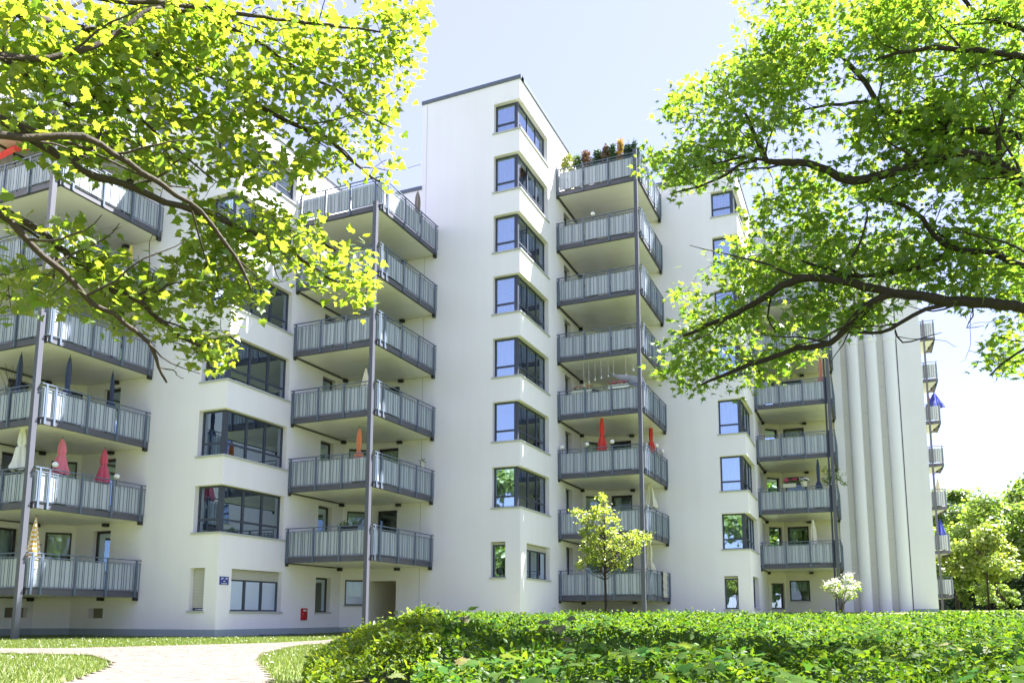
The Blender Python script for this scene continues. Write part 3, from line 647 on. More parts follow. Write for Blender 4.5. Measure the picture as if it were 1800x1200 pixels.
def parasol(label, x, y, zt, zb, fl, col, r=.19, tie=.45, group='closed parasols on the balconies', top=True, lean=0.0):
    t = thing('closed_parasol', label, 'parasol', (x, y, fl), group); h = zt-zb; mb = MB(); n = 32; rr = random.Random(int(x*97+y*31+zt*7))
    prof = [(.012, h), (r*.22, h*.84), (r*.46, h*.6), (r*.66, h*.4), (r*.84, h*.22), (r*.97, h*.08), (r*1.0, .05), (r*1.04, .03), (r*1.08, .01), (r*.8, .0)] if r > .225 and tie < .12 else [(.012, h), (r*.22, h-.07), (r*.42, h*.80), (r*.50, h*.62), (r*.40, h*tie+.03), (r*.38, h*tie), (r*.55, h*tie-.06), (r*.85, h*.2), (r*1.05, .03), (r*.8, .0)]
    ph_ = rr.random()*6
    for i, (q, z) in enumerate(prof):
        for j in range(n):
            a = 2*math.pi*j/n; w = q*(1+.26*math.cos(4*a+ph_+i*.10)+.13*math.cos(8*a+i*.22)+rr.uniform(-.07, .07)); zz = z+(rr.uniform(-.05, .05) if i > 7 else 0)
            mb.v.append((x+lean*(z/h)+w*math.cos(a), y+w*math.sin(a), zb+zz))
    for i in range(len(prof)-1):
        for j in range(n): a = i*n+j; b2 = i*n+(j+1) % n; mb.f.append((a, b2, b2+n, a+n))
    part('canopy', mb, UM[col], t)
    part('pole', MB().tube([(x, y, fl+.0), (x, y, zb+.3)], .022, 8), M['black'], t); part('finial', MB().tube([(x+lean, y, zt-.02), (x+lean, y, zt+.07)], .014, 6), M['black'], t)
    part('base', MB().lathe((x, y, fl), [(.24, 0), (.24, .06), (.06, .10)], 14), M['deck'], t)
    return t
A = lambda k: floor_of(0, k)
parasol('cream closed parasol on second lowest left balcony, left of the steel post', -26.18, 18.23, 7.15, 5.62, A(1), 'white', .26, .55)
parasol('faded pink closed parasol on second lowest left balcony, just right of the steel post', -25.19, 18.97, 6.80, 5.55, A(1), 'pink', .22, .52)
parasol('deep pink closed parasol near the right end of the second lowest left balcony', -25.19, 20.66, 6.77, 5.50, A(1), 'rose', .22, .50)
parasol('dark blue wrapped parasol left of the post, third lowest left balcony', -26.66, 18.23, 9.77, 8.1, A(2), 'blue', .15, .3, lean=.05)
parasol('dark blue wrapped parasol in the middle of the third lowest left balcony', -25.19, 18.97, 9.71, 8.1, A(2), 'blue', .16, .3, lean=.05)
parasol('dark blue wrapped parasol at the right end of the third lowest left balcony', -25.19, 20.80, 9.67, 8.1, A(2), 'blue', .14, .3, lean=-.04)
parasol('dark teal closed parasol on fourth lowest left balcony behind leaves', -26.1, 18.23, 12.45, 11.1, A(3), 'teal', .17)
parasol('yellow closed parasol on fifth lowest left balcony', -25.19, 21.17, 14.82, 13.6, A(4), 'yellow', .15, .3)
parasol('yellow and white checked closed parasol behind the lowest left balcony railing', -25.0, 18.1, 3.98, 2.3, A(0), 'check', .24, .1)
Bf = lambda k: floor_of(1, k)
parasol('orange closed parasol on second balcony of the middle left stack', -18.02, 26.18, 8.08, 6.75, Bf(2), 'orange', .20, .3)
parasol('cream closed parasol tip showing above third balcony of the middle left stack', -17.79, 26.18, 10.5, 9.3, Bf(3), 'cream', .26, .1)
parasol('grey brown closed parasol on the topmost balcony of the middle left stack', -17.5, 29.42, 19.53, 18.1, Bf(6), 'grey', .2, .2)
Cf = lambda k: floor_of(2, k)
parasol('red closed parasol in front, between white globe lamps', -10.90, 35.28, 9.91, 8.3, Cf(2), 'red', .20, .42)
parasol('red closed parasol near the wall end of the balcony with globe lamps', -9.3, 38.2, 10.15, 8.6, Cf(2), 'red', .17, .4)
parasol('ivory closed parasol above the young tree, right of the steel post', -9.3, 37.8, 7.2, 5.85, Cf(1), 'ivory', .30, .1)
parasol('ivory closed parasol on lowest balcony right of the young tree', -9.3, 37.4, 4.25, 2.8, Cf(0), 'ivory', .22, .35)
Df = lambda k: floor_of(3, k)
parasol('salmon closed parasol under the maple branch on the right hand stack', -1.58, 43.7, 14.1, 12.6, Df(4), 'salmon', .20, .35)
parasol('dark blue slim closed parasol beside the potted flowers', -1.95, 43.7, 8.78, 7.1, Df(2), 'blue', .15, .3)
parasol('white furled parasol with cream top on lowest right hand balcony', -2.32, 43.7, 5.66, 4.2, Df(1), 'ivory', .17, .75)
parasol('blue half open parasol on third highest far end balcony', 4.84, 58.6, 15.40, 14.35, 1.86+2.8*4+.2, 'royal', .42, .02)
parasol('red closed parasol beside the blue one on the far end balcony', 4.55, 58.9, 15.2, 14.4, 1.86+2.8*4+.2, 'red', .14, .2)
parasol('beige closed parasol on third lowest far end balcony', 4.66, 58.4, 9.62, 8.5, 1.86+2.8*2+.2, 'cream', .24, .1)
parasol('blue closed parasol on second lowest far end balcony', 4.63, 58.4, 7.0, 5.9, 1.86+2.8*1+.2, 'royal', .24, .1)
parasol('red closed parasol peeking over the fourth far end balcony', 4.15, 58.4, 12.0, 11.0, 1.86+2.8*3+.2, 'red', .17, .2)
# open red parasol high on the left
t = thing('open_parasol', 'red open tilted parasol on a high left balcony behind leaves', 'parasol', (-28.6, 19.0, A(5)))
c = Vector((-28.7, 18.9, 18.0)); ax = Vector((-.25, -.45, .85)).normalized(); u1 = ax.cross(Vector((1, 0, 0))).normalized(); u2 = ax.cross(u1); mb = MB(); mb.v.append(tuple(c+ax*.38))
for rad, hh in ((.6, .2), (1.15, -.08), (1.16, -.24)):
    for j in range(8): a = 2*math.pi*j/8; mb.v.append(tuple(c+u1*(rad*math.cos(a))+u2*(rad*math.sin(a))+ax*hh))
for j in range(8):
    mb.f.append((0, 1+j, 1+(j+1) % 8))
    for s_ in (0, 8): mb.f.append((1+s_+j, 9+s_+j, 9+s_+(j+1) % 8, 1+s_+(j+1) % 8))
part('canopy', mb, UM['red'], t); part('pole', MB().tube([(-28.6, 19.0, A(5)), tuple(c+ax*.4)], .025, 8), M['black'], t)
# globe lamps
GL = [('white globe lamp on left balcony railing right of the post', -24.9, 18.55, 5.80, 4.46+.2), ('white globe lamp at the right end of the pink parasol balcony', -24.9, 21.0, 5.78, 4.66), ('white globe lamp at the picture edge on a left balcony', -27.2, 18.0, 5.90, 4.66),
      ('white globe lamp on the railing nearest the wall, red parasol balcony', -12.72, 34.9, 8.55, 7.27), ('white globe lamp left of the front red parasol', -11.50, 34.9, 8.60, 7.27), ('white globe lamp right of the front red parasol', -10.30, 34.9, 8.62, 7.27),
      ('white globe lamp on side railing in front of the rear red parasol', -8.95, 37.8, 8.90, 7.27), ('white globe lamp at the wall end of the side railing', -8.95, 39.0, 8.85, 7.27),
      ('white globe lamp on the sixth railing below the balcony shrubs', -11.12, 35.0, 19.85, 18.45)]
for lab, x, y, z, fl in GL:
    t = thing('globe_lamp', lab, 'lamp', (x, y, fl), 'globe lamps on the railings')
    part('globe', MB().lathe((x, y, z), [(.004, -.105), (.06, -.085), (.095, -.04), (.105, 0), (.095, .04), (.06, .085), (.004, .105)], 14), M['lamp'], t, smooth=True)
    part('stem', MB().tube([(x, y, fl), (x, y, z-.1)], .014, 6), M['black'], t)

def leaves_on(name, centers, n, spread, size, m, parent=None, leaf=OVAL, up=1.2, rng=RNG, mesh_only=False, **pr):
    C = np.array(centers, float); idx = rng.integers(0, len(C), n); pos = C[idx]+rng.normal(0, 1, (n, 3))*np.array(spread)
    nn = rng.normal(0, .7, (n, 3)); nn[:, 2] += up; tip = rng.normal(0, 1, (n, 3)); tip[:, 2] -= .4
    sc = size*rng.uniform(.6, 1.25, n); org = WO[parent] if parent else (0, 0, 0)
    me = scatter(name, leaf[0], leaf[1], pos-np.array(org), rot_from(nn, tip), sc, m)
    return me if mesh_only else link(name, me, org, parent, **pr)
# shrubs along the top balcony
SH = [('bright yellow green conifer at the wall end of the top balcony', -12.45, .40, 23.25, (.24, .30, .03), (.42, .44, .04), .95), ('pale green conifer beside the bright yellow one on the top balcony', -11.95, .26, 23.10, (.10, .18, .05), (.18, .26, .08), .8),
      ('reddish brown conifer third from the wall on the top balcony', -11.50, .26, 23.20, (.13, .07, .035), (.22, .13, .06), .85), ('dark green conifer in the middle of the top balcony row', -10.95, .27, 23.20, (.035, .08, .03), (.08, .13, .05), .85),
      ('brown and green conifer beside the middle dark one, top balcony', -10.50, .25, 23.25, (.12, .09, .04), (.2, .13, .07), .85), ('slim dark green conifer left of the orange one, top balcony', -10.12, .20, 23.2, (.035, .09, .03), (.07, .14, .04), .85),
      ('orange yellow conifer on the top balcony, tallest tip', -9.76, .17, 23.4, (.40, .24, .04), (.55, .36, .06), .95), ('blackish green conifer left of the steel post on the top balcony', -9.40, .20, 23.1, (.02, .055, .03), (.05, .1, .05), .85),
      ('dense dark conifer directly at the steel post, top balcony', -9.05, .24, 23.2, (.025, .07, .03), (.06, .12, .05), .9), ('small green conifer just round the corner of the top balcony', -8.95, .16, 22.95, (.04, .12, .04), (.09, .2, .06), .8)]
for i, (lab, x, r, zt, c1, c2, hh) in enumerate(SH):
    y = 35.22 if i < 9 else 36.2; fl = floor_of(2, 7); t = thing('potted_conifer', lab, 'shrub', (x, y, fl), 'conifers along the top balcony')
    part('pot', MB().lathe((x, y, fl), [(.15, 0), (.20, .4), (.21, .42)], 12), UM['cream'], t); part('stem', MB().tube([(x, y, fl+.4), (x, y, zt-.3)], .015, 5), M['twig'], t)
    cs = []
    for q in range(60): a = random.random()*6.28; zz = random.random(); w = 1.15*r*math.sqrt(max(.06, 1-zz**2.2))*random.uniform(.4, 1); cs.append((x+w*math.cos(a), y+w*.8*math.sin(a), fl+.45+(zt-fl-.45)*zz))
    leaves_on('foliage', cs, 2200, (.05, .05, .07), .10, leaf_mat('conifer_%d' % i, c1, c2, c1, c2, .25), t, kind='stuff', up=.2)
# flower boxes, pots, laundry and ornaments
PK = simple('petal_pink', (.75, .12, .30), .8, .2, 20); RD = simple('petal_red', (.55, .03, .03), .8, .2, 20); WT = simple('petal_white', (.80, .80, .76), .8, .05, 20)
TG = leaf_mat('pot_leaf', (.05, .13, .03), (.10, .18, .04), (.1, .25, .03), (.2, .3, .05), .3)
def flowers(label, x, y, z, w, box, petals, name='flower_box', group='flower boxes hung on railings', n=130, h=.22):
    t = thing(name, label, 'flower box' if name == 'flower_box' else 'flower pot', (x, y, z), group)
    if name == 'flower_box': bm_ = MB().box(x-w/2, y-.09, z, x+w/2, y+.09, z+.17).box(x-w/2-.012, y-.10, z+.171, x+w/2+.012, y+.10, z+.195)
    else: bm_ = MB().lathe((x, y, z), [(w*.32, 0), (w*.45, .22), (w*.5, .225), (w*.5, .26)], 14)
    part('planter', bm_, box, t)
    cs = [(x+random.uniform(-w/2, w/2), y+random.uniform(-.08, .08), z+.24+random.random()*h*.4) for _ in range(26)]
    leaves_on('foliage', cs, n*2, (.03, .03, .04), .07, TG, t, kind='stuff')
    if petals:
        cs = [(x+random.uniform(-w/2, w/2), y+random.uniform(-.10, .08), z+.30+random.random()*h*.6) for _ in range(16)]
        leaves_on('blossoms', cs, n*3, (.035, .035, .03), .055, petals, t, kind='stuff')
    return t
flowers('pink geraniums in a grey box hung on the right hand railing', -3.33, 43.13, 7.28, .62, M['shutter'], PK)
flowers('white and red flowers in a grey pot right of the pink box', -2.62, 43.13, 7.28, .40, M['shutter'], WT, 'flower_pot', None)
flowers('low white box with magenta flowers below the hanging ornaments', -9.95, 34.90, 11.05, .95, M['lamp'], PK, n=70, h=.12)
flowers('low white box near the wall below the hanging ornaments', -11.75, 34.93, 11.02, .95, M['lamp'], RD, n=35, h=.10)
flowers('blue grey bucket pot on the right hand balcony under the branch', -4.35, 43.55, 12.78, .34, simple('bucket_blue', (.5, .6, .72), .5, .05, 4), None, 'flower_pot', None, n=4, h=.02)
flowers('brown clay pot left of the blue grey bucket', -4.72, 43.6, 12.76, .28, simple('clay', (.22, .09, .05), .8, .1, 8), None, 'flower_pot', None, n=4, h=.02)
flowers('green herb box behind the lowest railing of the middle left stack', -18.3, 26.0, 3.98, .8, M['black'], None, n=90, h=.3)
flowers('small grey green pot plant on the side railing of the middle left stack', -16.97, 29.3, 6.95, .22, M['shutter'], None, 'flower_pot', None, n=30, h=.15)
t = thing('potted_tree', 'leafy potted tree beside the steel post on the right hand balcony', 'plant', (-1.25, 43.7, Df(2)))
part('stem', MB().tube([(-1.25, 43.7, Df(2)), (-1.3, 43.7, 7.6), (-1.2, 43.7, 8.1)], .02, 6), M['twig'], t); part('pot', MB().lathe((-1.25, 43.7, Df(2)), [(.16, 0), (.22, .4)], 12), M['door'], t)
leaves_on('foliage', [(-1.25+random.gauss(0, .32), 43.7+random.gauss(0, .15), 7.7+random.gauss(0, .30)) for _ in range(40)], 420, (.06, .06, .06), .11, leaf_mat('ficus', (.05, .13, .03), (.16, .24, .05), (.1, .3, .03), (.3, .42, .06), .4), t, kind='stuff')
t = thing('bare_shrub', 'leafless twiggy shrub behind the railing left of the dark blue parasols', 'plant', (-27.3, 18.5, A(2)))
mb = MB()
for _ in range(16):
    a = random.uniform(-.5, .5); mb.tube([(-27.3, 18.5, A(2)+.3), (-27.3+a*.5, 18.5+random.uniform(-.2, .2), 8.7), (-27.3+a*1.3, 18.5+random.uniform(-.3, .3), random.uniform(9.0, 9.6))], [.012, .008, .004], 4)
part('twigs', mb, M['twig'], t); part('pot', MB().lathe((-27.3, 18.5, A(2)), [(.18, 0), (.24, .4)], 12), M['door'], t)
mb = MB()
for j in range(13):
    for i in range(2): u = i; mb.v.append((-8.685+.012*math.sin(j*2), 37.42+.85*u, 1.62+.10*j))
for j in range(12): a = 2*j; mb.f.append((a, a+1, a+3, a+2))
mb.quad((-8.685, 37.42, 2.82), (-8.685, 38.27, 2.82), (-8.80, 38.27, 2.825), (-8.80, 37.42, 2.825)); mb.quad((-8.80, 37.42, 2.825), (-8.80, 38.27, 2.825), (-8.81, 38.27, 2.0), (-8.81, 37.42, 2.0))
cpt = simple('carpet_grey', (.52, .49, .45), .95, .35, 30, bump=.5)
single('carpet', mb, cpt, 'pale speckled carpet hung over the lowest side railing behind the steel post', 'carpet', (-8.7, 37.8, 1.7))
mb = MB(); a0 = (-10.58, 35.1, 11.92); 
N_ = 8
for i in range(N_+1):
    for j in range(N_+1):
        u, v = i/N_, j/N_; x = -10.6+1.75*u; z = 11.95-.40*u-(.05+.62*u*(1-.15*u))*v*1.0; y = 35.1+.25*v+.05*math.sin(u*7+v*3); mb.v.append((x+.12*v, y, z))
for i in range(N_):
    for j in range(N_): a = i*(N_+1)+j; mb.f.append((a, a+1, a+N_+2, a+N_+1))
single('sun_sail', mb, simple('sail_lilac', (.50, .50, .74), .8, .1, 4), 'lilac cloth sail hanging over the railing behind magenta flowers', 'cloth sail', (-9.7, 35.1, 11.6))
t = thing('hanging_ornaments', 'string of small white ornaments hanging from the balcony ceiling above the lilac sail', 'ornament', (-10.9, 35.3, 12.5))
for i, (x, ln) in enumerate([(-11.75, 1.1), (-11.5, .95), (-11.2, .85), (-10.9, .8), (-10.55, .75), (-10.3, .7), (-9.7, .8), (-9.35, .6), (-9.15, 1.0)]):
    zt = BZ[2]+2.8*4; y = 35.25; part('string', MB().tube([(x, y, zt), (x+.02, y, zt-ln)], .006, 4), M['lamp'], t)
    part('pendant', MB().lathe((x+.02, y, zt-ln-.12), [(.004, 0), (.05, .03), (.035, .09), (.005, .13)], 8), M['lamp'], t)
t = thing('wall_ornament', 'dark wrought iron ornament on the wall of the lowest left balcony', 'wall ornament', (-29.05, 21.0, 2.9))
mb = MB().tube([(-29.03, 20.9, 3.42), (-29.03, 21.1, 3.45), (-29.03, 21.45, 3.47)], .02, 6); mb.tube([(-29.03, 21.2+.2*math.cos(a/10*6.28), 3.02+.24*math.sin(a/10*6.28)) for a in range(11)], .016, 6); mb.tube([(-29.03, 21.1, 3.0), (-29.03, 21.3, 3.05), (-29.03, 21.25, 2.85)], .02, 6)
part('ornament_bow', mb, M['black'], t)
# signs
def text_mesh(s, size, m, name):
    cu = bpy.data.curves.new(name, 'FONT'); cu.body = s; cu.size = size; cu.align_x = 'CENTER'; cu.align_y = 'CENTER'; cu.extrude = .001; cu.offset = .0008
    o = bpy.data.objects.new(name, cu); COL.objects.link(o); bpy.context.view_layer.update(); dg = bpy.context.evaluated_depsgraph_get()
    me = bpy.data.meshes.new_from_object(o.evaluated_get(dg)); bpy.data.objects.remove(o); me.materials.clear(); me.materials.append(m); return me
SB = simple('enamel_blue', (.015, .03, .26), .3, .05, 5); SR = simple('box_red', (.42, .008, .015), .4, .06, 5); SW = simple('print_white', (.8, .8, .82), .5, .02, 5)
X1 = Xk[1]
t = thing('house_number_sign', 'small blue house number sign with white lettering beside the ground floor corner', 'sign', (X1+.01, 22.46, 2.0))
part('plate', MB().box(X1+.004, 22.24, 1.86, X1+.018, 22.68, 2.15), SB, t)
R90 = Matrix.Rotation(math.radians(90), 4, 'Z') @ Matrix.Rotation(math.radians(90), 4, 'X')
for s_, z, sz in (('29 - 39', 2.075, .112), ('und', 1.985, .070), ('Innenhof', 1.905, .074)):
    o = link('lettering', text_mesh(s_, sz, SW, 'lettering'), (X1+.021, 22.46, z), t); o.rotation_euler = R90.to_euler()
t = thing('red_wall_box', 'red metal wall box with white label strip left of the narrow window', 'box', (X1, 26.97, .83))
part('door', MB().box(X1+.002, 26.80, .60, X1+.07, 27.14, 1.07), SR, t); part('label_strip', MB().box(X1+.0715, 26.87, .955, X1+.074, 27.07, 1.005), SW, t); part('lock', MB().tube([(X1+.07, 26.85, .84), (X1+.085, 26.85, .84)], .018, 8), M['sill'], t)
t = thing('window_well_grating', 'low grey metal grating lying in the grass at the wall foot', 'grating', (X1+.4, 25.2, 0))
mb = MB()
for i in range(9): mb.box(X1+.05, 24.4+i*.2, .03, X1+.8, 24.43+i*.2, .06)
part('bars', mb.box(X1+.04, 24.36, .02, X1+.82, 24.395, .08).box(X1+.04, 26.06, .02, X1+.82, 26.09, .08), M['rail'], t)

# limb lines and leaf tufts of the trees, world centimetres
LEFT_LIMBS=[[[[-554,290,413],[-560,352,433],[-559,381,432],[-555,417,426],[-544,453,429],[-530,494,428],[-518,520,429],[-508,541,427],[-492,574,424],[-477,605,411],[-465,628,402]],0.034,0.0074800000000000005],[[[-555,293,387],[-534,337,405],[-526,353,411],[-510,381,423],[-505,403,423],[-500,425,417],[-492,453,411],[-486,471,404],[-479,494,387],[-475,510,370],[-472,519,353]],0.028,0.0061600000000000005],[[[-557,301,463],[-568,375,485],[-568,404,493],[-567,421,499],[-558,449,503],[-552,465,500],[-546,485,488],[-537,509,480],[-528,530,470]],0.018,0.00396],[[[-552,285,486],[-568,350,523],[-570,370,531],[-571,391,543],[-570,418,557],[-560,446,567],[-551,470,567],[-539,501,568],[-524,533,567],[-513,555,562],[-502,577,557],[-490,598,554],[-477,620,555],[-465,643,540],[-447,673,527]],0.032,0.00704],[[[-550,298,447],[-541,336,467],[-531,366,483],[-522,386,502],[-514,407,528],[-508,423,555],[-503,435,567]],0.027,0.00594],[[[-543,357,541],[-532,403,559],[-511,458,589],[-498,487,602],[-483,517,613],[-447,579,639],[-414,629,656]],0.022,0.00484],[[[-551,429,585],[-532,476,605],[-518,507,611],[-502,539,611],[-491,561,607],[-479,584,601],[-463,612,598],[-446,641,584],[-429,668,580]],0.02,0.0044],[[[-567,328,485],[-578,381,494],[-582,426,490],[-575,453,488],[-563,487,484],[-550,516,485]],0.014,0.0030800000000000003],[[[-556,302,365],[-550,352,359],[-548,364,351],[-545,377,341],[-542,389,334],[-539,401,328],[-537,409,321],[-536,419,314],[-532,435,311],[-530,445,306],[-526,458,300],[-524,468,290],[-523,474,278],[-522,482,267]],0.027,0.00594],[[[-559,304,363],[-567,363,371],[-568,386,369],[-568,406,364],[-567,425,356],[-563,445,350],[-560,457,342],[-556,469,342],[-552,480,338],[-548,494,328],[-542,511,320],[-536,528,314],[-533,540,296]],0.032,0.00704],[[[-556,469,342],[-551,481,351],[-548,484,367]],0.008,0.00176],[[[-555,471,343],[-547,491,353],[-541,503,366],[-533,521,369]],0.009,0.00198]]
RIGHT_LIMBS=[[[[281,1003,474],[230,1011,527],[190,1015,565],[178,1016,579],[159,1017,599],[134,1019,613],[113,1022,616],[89,1025,616],[64,1029,614],[13,1034,615],[-16,1033,635],[-39,1033,650],[-67,1034,658],[-89,1034,666],[-97,1032,688],[-102,1030,701],[-113,1026,734]],0.07,0.015400000000000002],[[[167,1016,591],[169,1012,624],[177,1007,653],[195,1000,688],[210,992,727]],0.03,0.0066],[[[269,999,585],[197,1029,627],[156,1042,652],[119,1053,666],[87,1061,681],[65,1062,700],[48,1061,726],[34,1058,760],[16,1056,786],[6,1054,807],[-13,1054,816],[-44,1054,824]],0.05,0.011000000000000001],[[[131,1050,663],[103,1055,691],[66,1061,712],[43,1061,730],[5,1062,738],[-28,1063,744],[-59,1065,743]],0.03,0.0066],[[[261,985,652],[196,989,700],[173,990,712],[153,990,721],[119,991,736],[83,993,743],[46,996,746]],0.045,0.009899999999999999],[[[265,995,677],[205,1021,754],[185,1028,778],[163,1035,799],[152,1037,819],[130,1041,856]],0.04,0.0088],[[[-89,1034,666],[-118,1034,678],[-145,1034,678],[-169,1035,679],[-200,1035,678]],0.02,0.0044],[[[-102,1034,669],[-118,1035,670],[-155,1037,656],[-192,1039,651],[-217,1039,650]],0.02,0.0044],[[[260,1015,431],[186,1033,472],[165,1036,491],[143,1039,500],[116,1044,512],[109,1044,519],[93,1044,542],[80,1044,565],[60,1044,581],[31,1045,596]],0.05,0.011000000000000001],[[[116,1044,512],[96,1049,500],[66,1054,497],[14,1059,500],[-30,1060,519],[-60,1059,536]],0.035,0.007700000000000001],[[[275,1016,372],[222,1020,403],[181,1023,420],[159,1024,427],[132,1025,435],[107,1026,440],[79,1026,452],[50,1027,460],[18,1029,475],[-10,1030,487],[-41,1031,496],[-68,1033,495],[-103,1037,481],[-138,1041,466],[-174,1043,457],[-208,1045,448]],0.068,0.014960000000000001],[[[50,1027,459],[25,1031,453],[3,1035,437],[-16,1039,418],[-35,1042,410],[-65,1044,411],[-93,1046,404],[-125,1048,399],[-157,1051,389],[-188,1053,380]],0.045,0.009899999999999999],[[[109,1026,438],[83,1028,434],[53,1031,423],[33,1034,415],[-3,1037,421]],0.028,0.0061600000000000005],[[[14,1028,487],[2,1027,505],[10,1024,519],[22,1020,545],[26,1017,565]],0.02,0.0044],[[[220,1009,396],[186,1010,375],[169,1009,364],[152,1009,354],[140,1010,342]],0.02,0.0044],[[[48,1033,416],[57,1033,400],[76,1032,400],[98,1031,405]],0.011,0.00242],[[[130,1025,436],[131,1027,419],[124,1029,407],[141,1028,406]],0.009,0.00198]]
